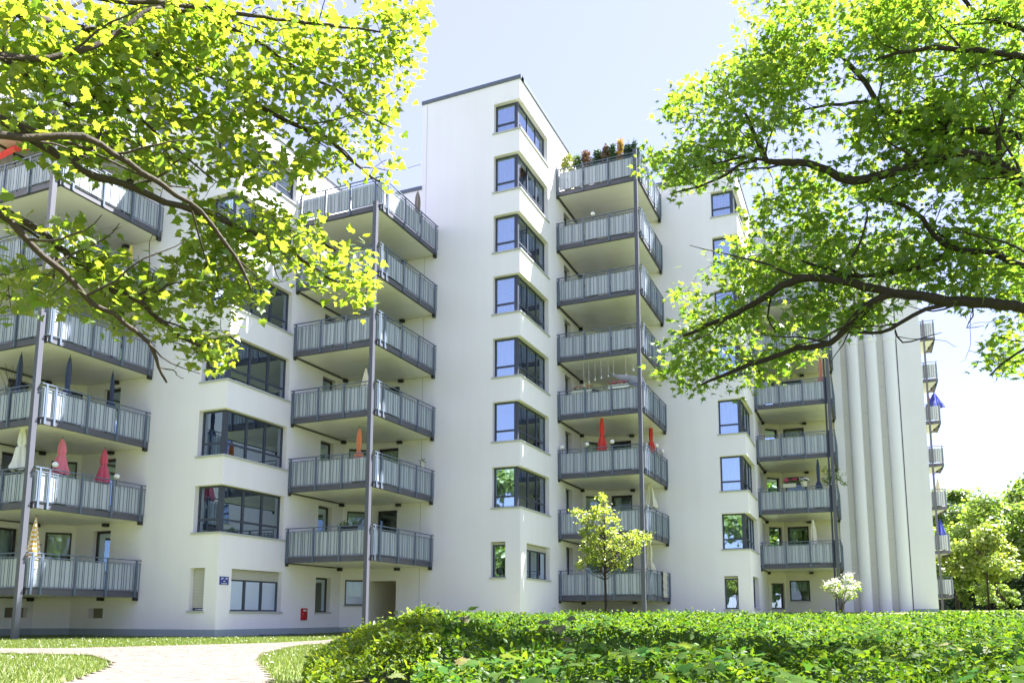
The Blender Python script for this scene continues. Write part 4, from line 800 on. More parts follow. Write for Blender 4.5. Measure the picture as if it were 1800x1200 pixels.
LEFT_TUFTS=[[-573,626,489],[-485,532,506],[-548,583,443],[-636,486,540],[-593,584,536],[-578,564,429],[-475,605,449],[-566,550,317],[-618,407,325],[-541,665,471],[-530,470,466],[-622,522,348],[-529,635,542],[-447,676,674],[-545,423,361],[-553,403,365],[-565,489,607],[-621,421,357],[-565,575,327],[-543,437,333],[-544,421,449],[-519,642,448],[-559,375,505],[-604,518,357],[-619,403,533],[-598,450,573],[-456,621,640],[-564,435,475],[-573,501,593],[-479,648,537],[-524,461,565],[-551,544,371],[-573,407,520],[-435,635,639],[-526,501,620],[-418,659,665],[-554,398,494],[-544,448,343],[-579,458,373],[-440,718,767],[-603,537,665],[-524,400,537],[-595,383,551],[-562,553,450],[-543,450,439],[-585,448,579],[-624,530,381],[-574,610,534],[-441,599,522],[-577,458,591],[-577,364,527],[-506,553,571],[-599,494,645],[-462,567,623],[-527,643,539],[-585,407,469],[-564,537,368],[-502,451,567],[-503,538,464],[-558,443,525],[-466,590,580],[-625,402,528],[-534,538,431],[-552,450,591],[-536,649,447],[-554,440,566],[-517,561,373],[-663,458,359],[-453,641,401],[-598,615,349],[-600,528,603],[-563,491,594],[-474,580,522],[-616,504,555],[-506,536,419],[-552,605,441],[-629,539,347],[-541,425,345],[-541,398,505],[-494,674,432],[-397,641,652],[-607,458,485],[-489,610,667],[-545,471,571],[-577,398,321],[-560,492,361],[-560,593,584],[-508,502,607],[-468,537,612],[-522,536,504],[-555,470,611],[-589,385,490],[-588,556,658],[-476,548,406],[-513,667,564],[-475,728,605],[-657,484,358],[-532,484,519],[-585,546,654],[-476,699,673],[-644,453,542],[-567,363,480],[-460,587,524],[-508,606,667],[-572,502,504],[-507,625,661],[-521,505,619],[-620,397,479],[-564,457,549],[-605,477,532],[-572,443,507],[-415,618,611],[-645,401,578],[-633,420,395],[-568,632,471],[-538,366,512],[-520,632,699],[-516,530,310],[-547,413,482],[-586,399,453],[-607,439,559],[-566,597,434],[-448,624,575],[-550,394,312],[-510,537,634],[-615,499,586],[-510,499,585],[-552,362,359],[-549,562,312],[-596,544,599],[-419,643,565],[-550,527,484],[-580,479,357],[-543,417,342],[-599,429,567],[-428,609,614],[-483,512,531],[-478,583,628],[-446,648,659],[-441,723,712],[-472,577,672],[-496,713,471],[-579,583,410],[-655,427,333],[-590,562,648],[-452,641,610],[-467,528,546],[-516,600,459],[-540,499,517],[-550,606,396],[-551,364,452],[-542,350,517],[-624,415,323],[-486,529,632],[-581,387,449],[-574,438,455],[-515,674,444],[-493,658,553],[-556,503,602],[-537,357,478],[-587,491,337],[-579,406,333],[-486,703,413],[-543,369,441],[-619,421,477],[-527,494,589],[-468,557,478],[-487,539,490],[-544,580,623],[-648,416,566],[-590,427,478],[-621,555,377],[-598,546,342],[-623,494,588],[-551,492,535],[-479,531,466],[-479,662,447],[-534,440,469],[-418,649,690],[-579,576,687],[-526,433,494],[-572,549,679],[-504,724,446],[-566,447,589],[-572,393,536],[-598,531,547],[-562,355,437],[-535,627,474],[-575,574,343],[-600,400,513],[-554,571,352],[-508,562,411],[-515,500,405],[-524,385,509],[-651,414,522],[-564,542,613],[-597,581,484],[-546,611,433],[-517,637,424],[-542,557,389],[-609,520,389],[-556,622,427],[-496,679,728],[-596,515,364],[-557,647,497],[-520,442,585],[-563,478,346],[-577,450,501],[-529,415,518],[-601,571,387],[-600,539,684],[-523,513,303],[-571,461,585],[-530,499,513],[-608,416,508],[-547,560,410],[-520,446,535],[-535,473,609],[-579,553,660],[-484,513,517],[-533,610,695],[-481,516,549],[-574,573,624],[-475,621,649],[-440,650,587],[-566,477,561],[-610,531,571],[-488,537,362],[-468,682,707],[-513,660,472],[-512,467,530],[-555,502,533],[-543,610,465],[-530,396,417],[-576,363,535],[-523,592,577],[-477,575,615],[-527,511,426],[-605,400,542],[-532,524,486],[-554,571,387],[-545,572,643],[-590,498,599],[-509,656,568],[-562,435,362],[-599,471,362],[-583,475,542],[-539,539,408],[-492,672,601],[-511,604,523],[-590,501,499],[-588,416,519],[-478,609,552],[-599,464,401],[-532,378,474],[-560,578,375],[-634,427,567],[-475,620,408],[-595,562,610],[-572,415,512],[-574,428,513],[-616,517,629],[-539,479,319],[-534,488,561],[-569,423,354],[-569,441,548],[-629,507,366],[-562,554,330],[-481,586,506],[-505,460,463],[-536,642,473],[-522,565,552],[-532,412,531],[-635,470,407],[-631,423,529],[-575,441,511],[-521,569,566],[-610,442,470],[-528,545,594],[-454,639,440],[-518,586,464],[-462,677,575],[-423,649,647],[-579,372,503],[-558,427,323],[-509,619,543],[-578,407,539],[-489,651,416],[-438,601,537],[-550,442,321],[-555,551,408],[-529,514,590],[-628,515,373],[-584,545,403],[-414,662,702],[-617,416,589],[-512,632,683],[-513,519,360],[-551,453,464],[-539,416,503],[-545,597,382],[-527,401,449],[-465,619,400],[-427,679,631],[-601,534,651],[-542,647,494],[-587,488,369],[-530,388,439],[-417,681,709],[-487,476,579],[-543,454,352],[-493,712,616],[-500,551,582],[-571,559,437],[-557,423,355],[-567,496,466],[-533,513,637],[-403,654,624],[-607,455,534],[-585,598,382],[-512,423,553],[-533,667,468],[-557,546,380],[-540,343,505],[-582,540,539],[-559,510,575],[-472,586,558],[-519,623,443],[-615,435,567],[-546,507,335],[-548,432,494],[-624,533,500],[-564,384,510],[-541,552,550],[-604,414,460],[-566,456,466],[-524,640,550],[-596,478,607],[-563,502,593],[-540,361,423],[-482,716,717],[-448,579,636],[-502,654,604],[-554,506,583],[-556,421,537],[-614,468,483],[-658,447,379],[-528,582,603],[-453,681,627],[-519,514,519],[-453,551,563],[-508,575,551],[-525,568,396],[-471,577,597],[-522,471,336],[-594,566,412],[-629,478,370],[-570,574,534],[-593,594,445],[-624,521,535],[-531,539,353],[-606,382,524],[-609,433,479],[-495,477,599],[-606,500,353],[-578,521,372],[-496,504,527],[-560,614,641],[-431,693,730],[-511,611,608],[-502,531,518],[-494,483,595],[-581,522,512],[-568,404,458],[-416,638,525],[-651,441,598],[-507,495,545],[-422,621,666],[-471,691,426],[-551,544,661],[-583,533,491],[-574,460,335],[-502,551,487],[-495,546,421],[-444,636,595],[-598,445,473],[-434,572,627],[-474,568,420],[-537,399,357],[-445,708,696],[-499,630,667],[-489,524,499],[-545,377,477],[-575,428,501],[-554,618,491],[-590,456,492],[-477,511,560],[-549,527,322],[-495,557,600],[-540,468,604],[-625,435,478],[-634,464,571],[-532,404,512],[-594,577,344],[-511,517,549],[-531,425,517],[-570,474,501],[-520,525,404],[-565,536,622],[-570,445,446],[-626,508,510],[-566,547,468],[-408,644,668],[-456,598,540],[-629,433,570],[-529,599,665],[-575,609,393],[-491,503,479],[-471,559,643],[-495,641,699],[-603,420,456],[-530,535,583],[-523,561,409],[-568,573,441],[-622,514,393],[-462,663,685],[-521,571,668],[-533,555,432],[-450,653,396],[-465,589,621],[-542,671,440],[-508,640,619],[-547,372,535],[-562,370,517],[-551,431,567],[-411,674,727],[-505,509,363],[-573,582,422],[-506,615,602],[-583,477,349],[-545,513,617],[-511,475,487],[-465,600,554],[-522,428,504],[-511,625,647],[-537,528,525],[-609,553,508],[-474,595,609],[-507,689,696],[-595,558,400],[-603,468,348],[-541,363,468],[-497,728,452],[-510,621,623],[-506,569,442],[-517,687,594],[-447,573,595],[-436,730,746],[-489,559,579],[-612,467,496],[-486,724,649],[-546,546,328],[-491,512,588],[-545,536,619],[-659,439,358],[-515,481,526],[-569,495,560],[-447,675,727],[-561,499,626],[-586,367,516],[-481,691,643],[-557,614,553],[-639,451,351],[-559,555,315],[-596,525,508],[-527,517,579],[-542,574,395],[-598,392,467],[-476,688,613],[-573,568,568],[-432,711,742],[-540,628,670],[-624,396,565],[-529,519,451],[-511,649,612],[-662,420,522],[-441,686,707],[-520,437,525],[-538,567,648],[-619,483,381],[-603,398,575],[-529,473,559],[-534,401,488],[-599,457,569],[-596,543,621],[-461,638,626],[-531,524,369],[-573,498,358],[-524,472,597],[-472,721,645],[-658,418,487],[-626,409,351],[-505,495,353],[-618,548,390],[-625,464,556],[-440,665,526],[-519,548,482],[-562,593,513],[-518,532,426],[-645,461,606],[-632,394,516],[-521,527,415],[-605,480,345],[-614,546,536],[-480,597,446],[-568,450,489],[-563,416,558],[-526,377,477],[-586,392,523],[-525,692,445],[-529,478,499],[-566,493,478],[-600,555,563],[-531,587,564],[-546,542,550],[-489,599,607],[-466,671,730],[-623,469,414],[-594,497,382],[-638,492,393],[-579,412,446],[-572,631,412],[-533,637,716],[-553,450,517],[-564,608,647],[-597,534,577],[-523,648,674],[-468,554,568],[-589,507,545],[-605,431,353],[-425,613,629],[-523,443,447],[-601,465,551],[-544,489,561],[-552,622,597],[-624,403,519],[-634,487,522],[-589,521,390],[-491,532,388],[-520,651,718],[-458,612,666],[-448,631,389],[-450,658,640],[-514,498,314],[-640,415,522],[-544,517,598],[-443,627,416],[-465,543,590],[-563,526,546],[-452,606,606]]
RIGHT_TUFTS=[[9,1160,538],[91,1058,648],[45,1023,599],[-143,1120,713],[-11,1107,473],[-76,1043,561],[-8,1092,855],[97,1061,684],[9,1184,581],[175,1114,550],[130,1141,911],[173,1012,343],[151,1095,711],[134,1120,649],[-74,1005,701],[94,1120,532],[170,1182,698],[-70,1163,972],[148,1177,941],[-191,1059,464],[71,1034,530],[46,1084,627],[-13,1157,579],[80,1021,788],[-32,1006,704],[112,1029,810],[-63,1176,689],[184,1065,707],[-204,1026,701],[212,1113,754],[199,1146,565],[154,1173,583],[-230,1230,459],[46,1064,457],[-16,1054,563],[-102,1185,605],[-54,1098,599],[195,1141,439],[-12,1146,952],[79,1176,917],[-111,1011,687],[-158,1059,540],[-141,1096,471],[62,1126,680],[16,1178,505],[93,1133,522],[47,1039,484],[65,1053,818],[37,1004,671],[150,1012,718],[40,1109,884],[-56,1034,856],[195,1035,719],[142,1104,763],[145,1238,523],[109,1147,590],[-217,1095,456],[157,1194,646],[-24,1179,530],[-56,1119,830],[66,1025,555],[-188,1168,476],[198,1007,663],[-51,1107,957],[-53,1209,453],[123,1150,889],[-153,1108,385],[-190,1130,731],[6,1073,545],[-173,1012,671],[179,1021,755],[127,1134,797],[203,1172,847],[-89,1094,425],[-214,1007,688],[-84,1008,716],[75,1169,666],[140,1080,525],[-63,1159,887],[-277,1160,772],[134,1199,677],[26,1225,523],[-39,1095,823],[7,1025,497],[-182,1066,816],[88,1041,661],[164,1107,507],[180,1213,420],[202,1126,802],[-110,1028,684],[-65,1043,806],[70,1136,848],[-68,1123,429],[-37,1140,880],[82,1202,849],[164,1144,647],[181,1136,481],[64,995,701],[94,1072,553],[-59,1089,468],[-114,1085,403],[104,1058,819],[-23,1171,620],[34,1238,625],[5,1115,562],[-17,1031,863],[-48,1059,825],[-24,1149,687],[74,1179,749],[163,1117,813],[186,1137,684],[58,1034,649],[84,1098,776],[100,1062,648],[188,1054,649],[167,1022,466],[73,1098,499],[124,1040,520],[-7,1090,509],[-39,1233,686],[-15,1106,451],[72,1032,632],[118,1016,817],[200,1158,710],[-8,1055,629],[-80,1055,517],[122,1009,668],[196,1014,630],[204,1175,826],[-130,1186,895],[86,1020,759],[-177,1236,517],[22,1164,670],[-149,1133,841],[-2,1024,634],[-103,1115,820],[-213,1158,812],[100,1144,806],[141,1197,697],[178,1003,796],[-152,1061,692],[-170,1129,478],[104,1039,504],[-99,1030,709],[-62,1135,867],[-7,1031,859],[168,1150,557],[90,1232,679],[115,1102,687],[-42,1090,458],[-143,1192,781],[162,1232,583],[-128,1218,803],[-69,1007,742],[-150,1194,580],[46,1120,542],[171,1111,537],[175,1190,530],[184,986,662],[131,1219,762],[20,976,802],[-130,1047,524],[-86,1187,917],[-63,1044,845],[145,1109,799],[116,1217,562],[-231,1160,812],[-107,1155,438],[-181,1128,489],[47,1043,708],[-33,1022,526],[172,1153,664],[-152,1095,696],[-32,1209,602],[-129,1214,582],[-202,1069,431],[191,1182,932],[214,1212,550],[-38,1185,557],[-77,1041,820],[207,1256,425],[195,1018,808],[147,1048,591],[133,1005,469],[-100,1152,407],[165,1152,820],[178,1066,606],[150,1042,599],[105,1001,608],[-163,1185,448],[153,1193,691],[-50,1086,811],[-170,1196,936],[-46,1034,576],[168,1057,602],[144,1193,735],[160,1188,573],[93,1053,694],[-198,1034,681],[55,1035,659],[-55,1183,961],[190,1077,649],[-227,1139,743],[41,1081,588],[-114,1093,724],[136,1038,468],[151,996,788],[-13,1131,567],[-109,1189,889],[22,1180,618],[-35,1060,490],[-200,1170,772],[-100,1127,857],[41,1135,581],[-220,1131,755],[209,1119,637],[-118,1058,667],[-38,1171,614],[189,1220,639],[127,1024,484],[-121,1033,782],[-6,1102,486],[-56,1215,687],[32,1123,742],[134,1031,834],[-145,1008,711],[179,1019,615],[60,1177,951],[46,1041,803],[210,1172,793],[146,1028,560],[208,1092,589],[106,1044,840],[184,986,554],[125,981,652],[79,974,752],[-96,1030,511],[214,1167,530],[-192,1188,441],[-45,1083,654],[184,1044,465],[-230,1120,841],[174,1132,817],[220,1079,831],[-100,1098,859],[-198,1055,411],[-192,1077,454],[191,1175,556],[-101,1126,872],[30,1114,557],[185,1029,645],[-24,1212,511],[142,980,655],[47,1045,832],[144,1231,599],[197,1193,516],[-235,1154,769],[-54,1095,498],[124,1174,942],[-17,1129,551],[-188,1106,461],[186,1035,447],[145,1058,467],[8,1030,805],[190,1031,552],[76,1188,539],[-55,1192,653],[-249,1137,730],[206,1021,717],[-17,1086,553],[110,1165,678],[96,1024,614],[-63,1240,584],[-4,1163,491],[121,1071,654],[14,1030,429],[56,1089,843],[43,1166,669],[103,1012,527],[66,1136,501],[-90,1027,757],[-109,1239,432],[95,1112,687],[-66,1128,849],[52,1106,564],[-227,1073,400],[-157,1221,645],[209,1133,734],[52,1089,749],[-95,1199,693],[147,982,713],[-80,1133,428],[-158,1170,857],[180,1045,508],[-78,1156,698],[217,1236,578],[90,1032,601],[99,1069,869],[188,1202,847],[40,1074,610],[-171,1042,697],[-193,1015,769],[5,1129,463],[114,995,583],[-172,1128,723],[175,1229,698],[-18,1248,590],[-193,1111,394],[-18,1031,502],[53,1100,713],[119,1106,642],[33,1043,521],[-154,1185,489],[40,1074,812],[-212,1116,832],[191,1133,476],[124,1052,450],[147,1066,794],[4,1213,679],[114,1212,787],[-5,1026,867],[115,1191,700],[43,1166,652],[155,1092,682],[73,1008,592],[172,1168,841],[89,1079,835],[-162,1052,691],[98,1231,562],[212,1196,412],[-141,1176,439],[-176,1075,454],[170,1040,553],[-85,1086,623],[-5,1056,441],[4,1086,921],[47,1150,909],[89,1120,632],[141,1173,781],[-213,1192,755],[-130,1192,627],[2,1060,556],[108,1081,482],[14,1000,685],[199,1123,665],[212,1191,916],[-77,1075,554],[198,1190,828],[-119,1214,573],[144,1097,678],[74,1191,553],[137,1074,695],[188,1230,460],[135,1094,863],[-37,1038,781],[-3,1048,494],[166,1138,714],[-136,1113,777],[70,1073,660],[-21,1201,699],[-225,1181,568],[-156,1144,562],[179,1033,438],[-37,1189,918],[94,1026,679],[212,1210,713],[56,1108,878],[69,1126,532],[-105,1074,614],[-165,1193,913],[-165,1099,481],[150,1048,618],[195,1108,671],[173,1084,761],[-111,1124,532],[-10,1049,765],[-211,1163,764],[173,1050,461],[122,1024,462],[27,1005,677],[52,1074,684],[-125,1204,807],[101,1163,755],[-179,1224,445],[187,1059,531],[106,1046,525],[-57,1178,551],[124,1059,710],[-197,1149,448],[-34,1104,527],[135,1089,730],[120,1032,639],[-206,1035,452],[-225,1124,432],[166,1117,469],[-154,1184,746],[171,1200,867],[47,1006,747],[50,989,679],[-210,1036,675],[-202,1037,781],[88,1124,732],[-40,997,767],[-37,1070,730],[-89,1183,833],[167,1007,771],[202,1073,682],[-118,1129,429],[-75,1254,518],[124,1034,775],[-212,1198,502],[189,1129,632],[225,1143,697],[-211,1187,475],[-188,1255,489],[-81,1043,541],[87,991,694],[48,1023,841],[-22,1122,570],[132,1146,705],[125,1015,618],[123,1029,692],[-52,1060,449],[-18,1200,897],[-149,1060,400],[30,1030,588],[35,1024,673],[-162,1008,644],[-74,1162,913],[-18,1158,640],[-199,1184,513],[-125,999,779],[-42,1117,629],[160,1086,379],[-277,1206,794],[-126,1211,460],[-244,1118,460],[-111,1082,530],[-248,1158,450],[-41,1103,496],[-166,1196,515],[45,1040,625],[-117,1132,839],[-145,1208,615],[166,1199,915],[-197,1132,500],[-82,1163,604],[75,1187,938],[-194,1070,717],[201,1199,793],[63,1019,500],[185,1103,436],[-58,1173,662],[46,979,770],[-22,1096,639],[-2,1213,607],[106,1108,748],[140,1054,637],[-135,1069,754],[-141,1199,815],[155,1149,729],[-21,977,835],[-164,1139,743],[-153,1038,738],[-123,1163,566],[11,1061,530],[-69,1166,796],[-85,1060,498],[170,1201,596],[-211,1118,524],[124,1054,478],[-46,1195,707],[205,1109,586],[-169,1099,742],[-164,1187,818],[-32,978,836],[106,1181,589],[62,1146,893],[-111,1077,553],[23,1083,738],[-46,1208,654],[-22,1088,829],[172,1162,399],[186,1042,672],[-97,1045,501],[-37,1181,993],[198,1138,544],[-28,1041,509],[155,1055,672],[30,1156,758],[-95,1121,566],[-186,1105,410],[134,1073,614],[-120,1218,673],[54,980,826],[84,1000,808],[151,1001,581],[43,1214,592],[51,1040,496],[99,1201,570],[208,1021,732],[149,1113,895],[56,1018,670],[56,1014,789],[-44,1099,481],[101,1122,746],[127,1184,744],[124,1086,716],[109,1009,669],[124,1079,523],[184,1062,801],[204,1099,514],[73,1207,879],[176,1045,518],[62,1175,657],[-204,1214,796],[-37,1139,616],[-87,1198,641],[-100,1053,808],[198,999,786],[211,1052,742],[140,1144,713],[-74,1156,860],[-169,1143,431],[175,1015,624],[-138,1051,520],[177,1123,573],[39,1001,813],[187,1016,559],[114,1173,716],[-71,1150,548],[69,1096,519],[-8,1178,606],[45,1196,742],[183,1148,753],[144,1104,637],[166,1202,789],[31,1167,482],[-52,1147,900],[-20,985,799],[92,1157,702],[73,1115,925],[-159,1158,501],[-115,1183,618],[117,1201,939],[147,1094,557],[58,1170,747],[-159,1121,860],[127,1156,687],[-158,1229,516],[-108,993,756],[111,1020,686],[139,1147,482],[109,1016,644],[-90,1064,773],[135,1114,666],[63,1021,843],[167,1115,647],[84,1086,856],[25,1043,453],[226,1213,787],[-41,1005,824],[-106,1144,656],[-49,1063,882],[-147,1161,572],[-166,1111,556],[198,1053,693],[31,1122,897],[-59,1137,673],[197,1019,571],[12,1081,445],[-54,1147,472],[-68,1186,873],[157,1092,783],[133,1040,774],[5,1087,461],[-38,1035,614],[78,1018,835],[-80,1209,452],[189,1067,493],[77,1048,772],[-142,1181,473],[-144,1070,785],[-223,1102,710],[-120,1240,611],[106,1164,908],[76,1210,680],[-80,988,766],[156,1194,513],[58,1048,485],[16,1161,560],[-171,1013,769],[-243,1185,751],[-122,1069,467],[68,1042,800],[33,1058,868],[-35,1119,651],[213,1069,694],[-233,1185,759],[-286,1234,466],[-254,1188,476],[-79,981,862],[183,1039,704],[-80,1200,822],[4,1073,484],[192,1180,737],[75,1121,869],[148,1136,695],[113,1038,684],[189,995,695],[23,1195,760],[-29,1145,509],[-217,1049,440],[198,1059,819],[123,1049,839],[24,1195,697],[159,1044,651],[-152,1191,517],[68,1185,605],[-62,1222,536],[-135,1028,682],[-171,1106,518],[127,1116,694],[66,1214,566],[182,1200,691],[93,1050,817],[49,1139,528],[-51,1115,558],[-84,1203,879],[120,1155,912],[-131,1142,493],[-52,1040,777],[51,1043,697],[-215,1107,403],[166,1199,637],[114,1080,695],[-159,1215,820],[-204,1184,456],[71,1163,623],[-181,1055,727],[78,1055,506],[183,1103,830],[177,1101,378],[176,1248,554],[98,1086,825],[-146,1197,626],[171,1114,626],[-122,1055,477],[-72,1127,940],[145,1130,842],[-57,1029,593],[163,1094,599],[217,1181,740],[150,1153,531],[-65,1015,847],[205,1134,614],[98,1024,490],[31,1040,837],[-112,1180,919],[10,1140,672],[-139,1156,405],[39,1137,667],[161,1112,715],[206,1220,678],[110,1082,786],[34,1238,597],[-71,1034,721],[-172,1063,785],[-206,1120,719],[175,1060,758],[-129,1187,930],[-239,1245,446],[-42,1197,582],[88,1022,661],[-31,1138,867],[-180,1229,485],[-121,1098,773],[-74,1117,862],[136,991,581],[96,1117,886],[-129,1086,749],[178,1151,654],[187,993,527],[130,1115,742],[108,1125,724],[140,1180,711],[-83,1161,660],[144,1160,653],[-217,1098,474],[38,1081,460],[143,1060,668],[-64,996,691],[176,1215,709],[-31,1082,485],[-210,1129,396],[128,1216,743],[150,1185,519],[188,1166,529],[77,1206,637],[-35,1043,581],[-151,1159,901],[-155,1159,523],[150,1042,453],[-107,1126,435],[-140,1045,720],[8,1234,559],[191,1175,601],[78,1109,823],[8,1080,880],[210,1187,553],[-118,1162,532],[-48,1070,574],[-113,1179,901],[25,1066,446],[-35,1112,595],[-233,1200,898],[40,1028,787],[69,1057,695],[130,1031,641],[207,1245,449],[19,1040,460],[31,1125,882],[-27,1246,604],[147,1022,359],[125,1020,781],[-119,1098,828],[6,1077,468],[-71,1161,813],[199,1166,667],[150,1141,682],[111,1052,461],[-37,1105,509],[17,1231,500],[28,1085,647],[191,1019,498],[-134,1030,695],[56,1008,587],[-75,1069,505],[66,1062,854],[206,1237,519],[-231,1114,813],[154,1201,504],[-102,1019,831],[-128,1115,534],[-247,1044,705],[-25,1160,912],[198,969,751],[0,1177,783],[-136,1068,469],[220,1191,653],[2,1176,614],[57,1135,919],[85,1118,811],[75,1082,876],[88,1118,855],[59,1160,862],[45,1088,729],[3,1204,560],[-140,1246,451],[59,1024,748],[-84,1045,626],[31,1136,835],[178,1190,543],[-89,1138,838],[-30,1116,946],[-126,1171,950],[111,1099,730],[142,1129,729],[-81,1076,824],[-102,1144,582],[86,1093,712],[124,1003,549],[-160,1190,799],[139,1088,835],[128,1187,911],[-34,1134,493],[96,1140,515],[-114,1030,450],[-90,1105,867],[94,1124,557],[80,1121,665],[152,1154,617],[208,1032,713],[115,993,755],[201,1193,567],[-53,1034,682],[-65,1033,744],[-193,1152,521],[-145,1079,726],[68,1202,935],[-25,1152,784],[3,1126,944],[-14,1107,902],[-27,1027,791],[108,1130,875],[166,1167,577],[-220,1108,534],[81,1177,959],[-188,1108,741],[144,1031,757],[99,1057,479],[-67,1147,487],[-126,1170,647],[75,1160,922],[140,1173,797],[33,1015,496],[71,1196,851],[-220,1057,704],[66,1096,626],[-31,1191,672],[103,1036,685],[-73,1027,836],[63,1008,567],[-140,1034,471],[99,1093,766],[79,1106,694],[-237,1157,743],[-107,1041,589],[-24,1237,671],[224,1242,548],[231,1205,822],[63,1135,665],[-95,1216,441],[143,1053,697],[-78,1263,473],[179,1023,555],[-178,1213,844],[227,1173,916],[-33,1163,711],[-39,1235,533],[90,1079,629],[54,1143,752],[197,1185,640],[161,1203,549],[125,1117,526],[-21,1194,593],[-24,1168,968],[67,1125,922],[1,1027,451],[182,1090,659],[5,1184,528],[148,1022,464],[-212,1232,529],[27,1011,650],[147,1047,523],[-176,1110,832],[82,1048,859],[-71,1148,575],[-205,1198,908],[25,1133,647],[190,1201,644],[-188,1219,773],[-57,1121,819],[185,989,764],[-59,1202,591],[40,1171,566],[155,1065,492],[180,1230,668],[-130,1163,478],[158,1029,373],[-78,1064,675],[215,1163,553],[-222,1216,755],[-59,1118,646],[196,1160,884],[31,1068,686],[180,995,566],[-138,1072,494],[-29,1015,629],[-28,1008,737],[-199,1069,484],[98,1105,537],[-4,1223,503],[-220,1197,546],[76,989,716],[159,993,714],[223,1128,733],[81,1094,601],[-42,1042,632],[130,1045,607],[-208,1133,745],[-68,1049,558],[99,1115,909],[176,1085,420],[156,1220,669],[74,1057,765],[-41,1116,762],[-89,1137,475],[131,1071,655],[205,1000,760],[60,1055,509],[-57,1175,506],[193,1255,443],[241,1196,839],[-170,1117,815],[11,1193,851],[7,1178,773],[-97,993,863],[-80,1070,758],[228,1214,675],[193,1154,818],[192,1176,655],[95,1187,755],[144,1124,536],[116,1199,683],[-62,1104,551],[-179,1111,797],[75,1223,604],[-51,1061,471],[74,1019,495],[-128,1020,729],[-33,1079,822],[-109,1104,931],[-151,1160,829],[206,1107,825],[-143,1173,628],[-208,1063,673],[196,1167,538],[-247,1074,730],[-100,1046,479],[-169,1234,530],[74,1021,483],[-17,1003,793],[174,1025,678],[-184,1110,752],[230,1158,875],[115,987,715],[88,1131,722],[154,1181,847],[-97,1127,844],[-143,1121,563],[220,1181,877],[-202,1066,783],[73,990,771],[106,1059,624],[179,1102,602],[-77,1136,921],[93,1059,494],[-217,1141,851],[197,1012,785],[-84,1197,598],[181,972,637],[65,1026,827],[26,1136,923],[174,1113,773],[184,1175,701],[100,992,814],[-12,1064,556],[-9,1005,775],[181,1162,646],[191,1164,612],[104,1043,572],[83,994,655],[206,1171,705],[-34,1041,559],[23,997,768],[-107,1155,449],[42,1044,646],[-56,1055,658],[131,1013,592],[-206,1110,784],[-94,1096,837],[-50,1008,822],[174,1067,693],[-31,1224,706],[16,1178,481],[-13,1156,899],[164,1059,810],[149,1010,472],[108,1000,621],[-85,1036,801],[94,1037,706],[167,1067,629],[241,1175,897],[96,1144,845],[216,1141,594],[-19,1095,536],[117,1123,724],[23,1031,434],[121,1118,911],[99,1059,656],[203,1127,624],[188,1023,795],[229,1173,788],[-85,1147,786],[114,1033,632],[-73,1087,872],[-69,1040,432],[156,998,452],[-89,995,765],[-23,1020,535],[103,1067,547],[192,1230,673],[-194,1246,538],[176,1099,718],[166,1052,533],[22,1075,834],[225,1168,899],[182,1050,812],[-26,1174,636],[-17,1103,480],[196,1012,747],[131,1057,694],[-215,1158,733],[234,1176,837],[78,1012,810],[76,1106,540],[165,1156,478],[-119,990,755],[-62,1028,814],[40,1036,668],[93,1213,726],[-92,1078,636],[-181,1048,694],[137,1034,499],[136,1055,734],[42,1079,802],[-141,1195,514],[53,1087,809],[-45,1175,874],[132,1181,719],[124,1072,697],[-7,1136,533],[176,1143,771],[198,1238,593],[77,1211,775],[113,1003,780],[146,1049,684],[87,1072,487],[148,1214,725],[115,1169,752],[171,1129,506],[132,1066,727],[-11,1058,811],[121,1195,885],[215,1188,474],[-107,1049,404],[-206,1123,465],[46,1007,847],[206,1155,509],[-44,986,792],[210,1209,513],[63,1023,520],[73,1217,799],[83,1050,790],[127,974,794],[-44,1046,431],[73,1061,600],[-48,1142,664],[183,1008,691],[-54,1052,887],[-47,1159,507],[61,1158,840],[129,1222,522],[202,1220,452],[217,1048,797],[168,1045,438],[-138,1019,781],[36,1197,677],[119,1073,678],[-82,1232,639],[176,1111,592],[-104,1090,517],[40,1232,691],[62,1125,515],[42,1080,699],[-190,1098,429],[-250,1172,436],[34,1165,972],[-113,1160,854],[-94,1042,618],[177,1167,749],[173,1109,395],[-210,1092,811],[-75,1206,487],[-40,1172,567],[-38,1132,888],[70,981,782],[60,1009,637],[-71,989,747],[-65,1030,774],[105,1034,796],[16,1144,513],[140,1047,483],[-141,1109,518],[165,1074,763],[-140,1069,810],[-191,1093,821],[-100,1057,573],[160,1154,554],[-73,1189,938],[-128,1036,795],[99,1156,803],[-79,1025,597],[-9,1100,848],[153,1186,731],[-190,1172,601],[94,995,799],[164,1148,845],[-115,1097,866],[-173,1018,698],[91,1001,823],[-247,1137,423],[96,1170,825],[-219,1126,423],[-35,1078,572],[-91,1030,814],[162,1142,746],[-196,1063,505],[59,1089,641],[-83,1119,550],[179,1136,515],[-67,1087,927],[-118,1001,729],[-24,1069,582],[213,1171,755],[-8,1180,987],[177,1058,537],[13,1097,537],[-147,1143,781]]
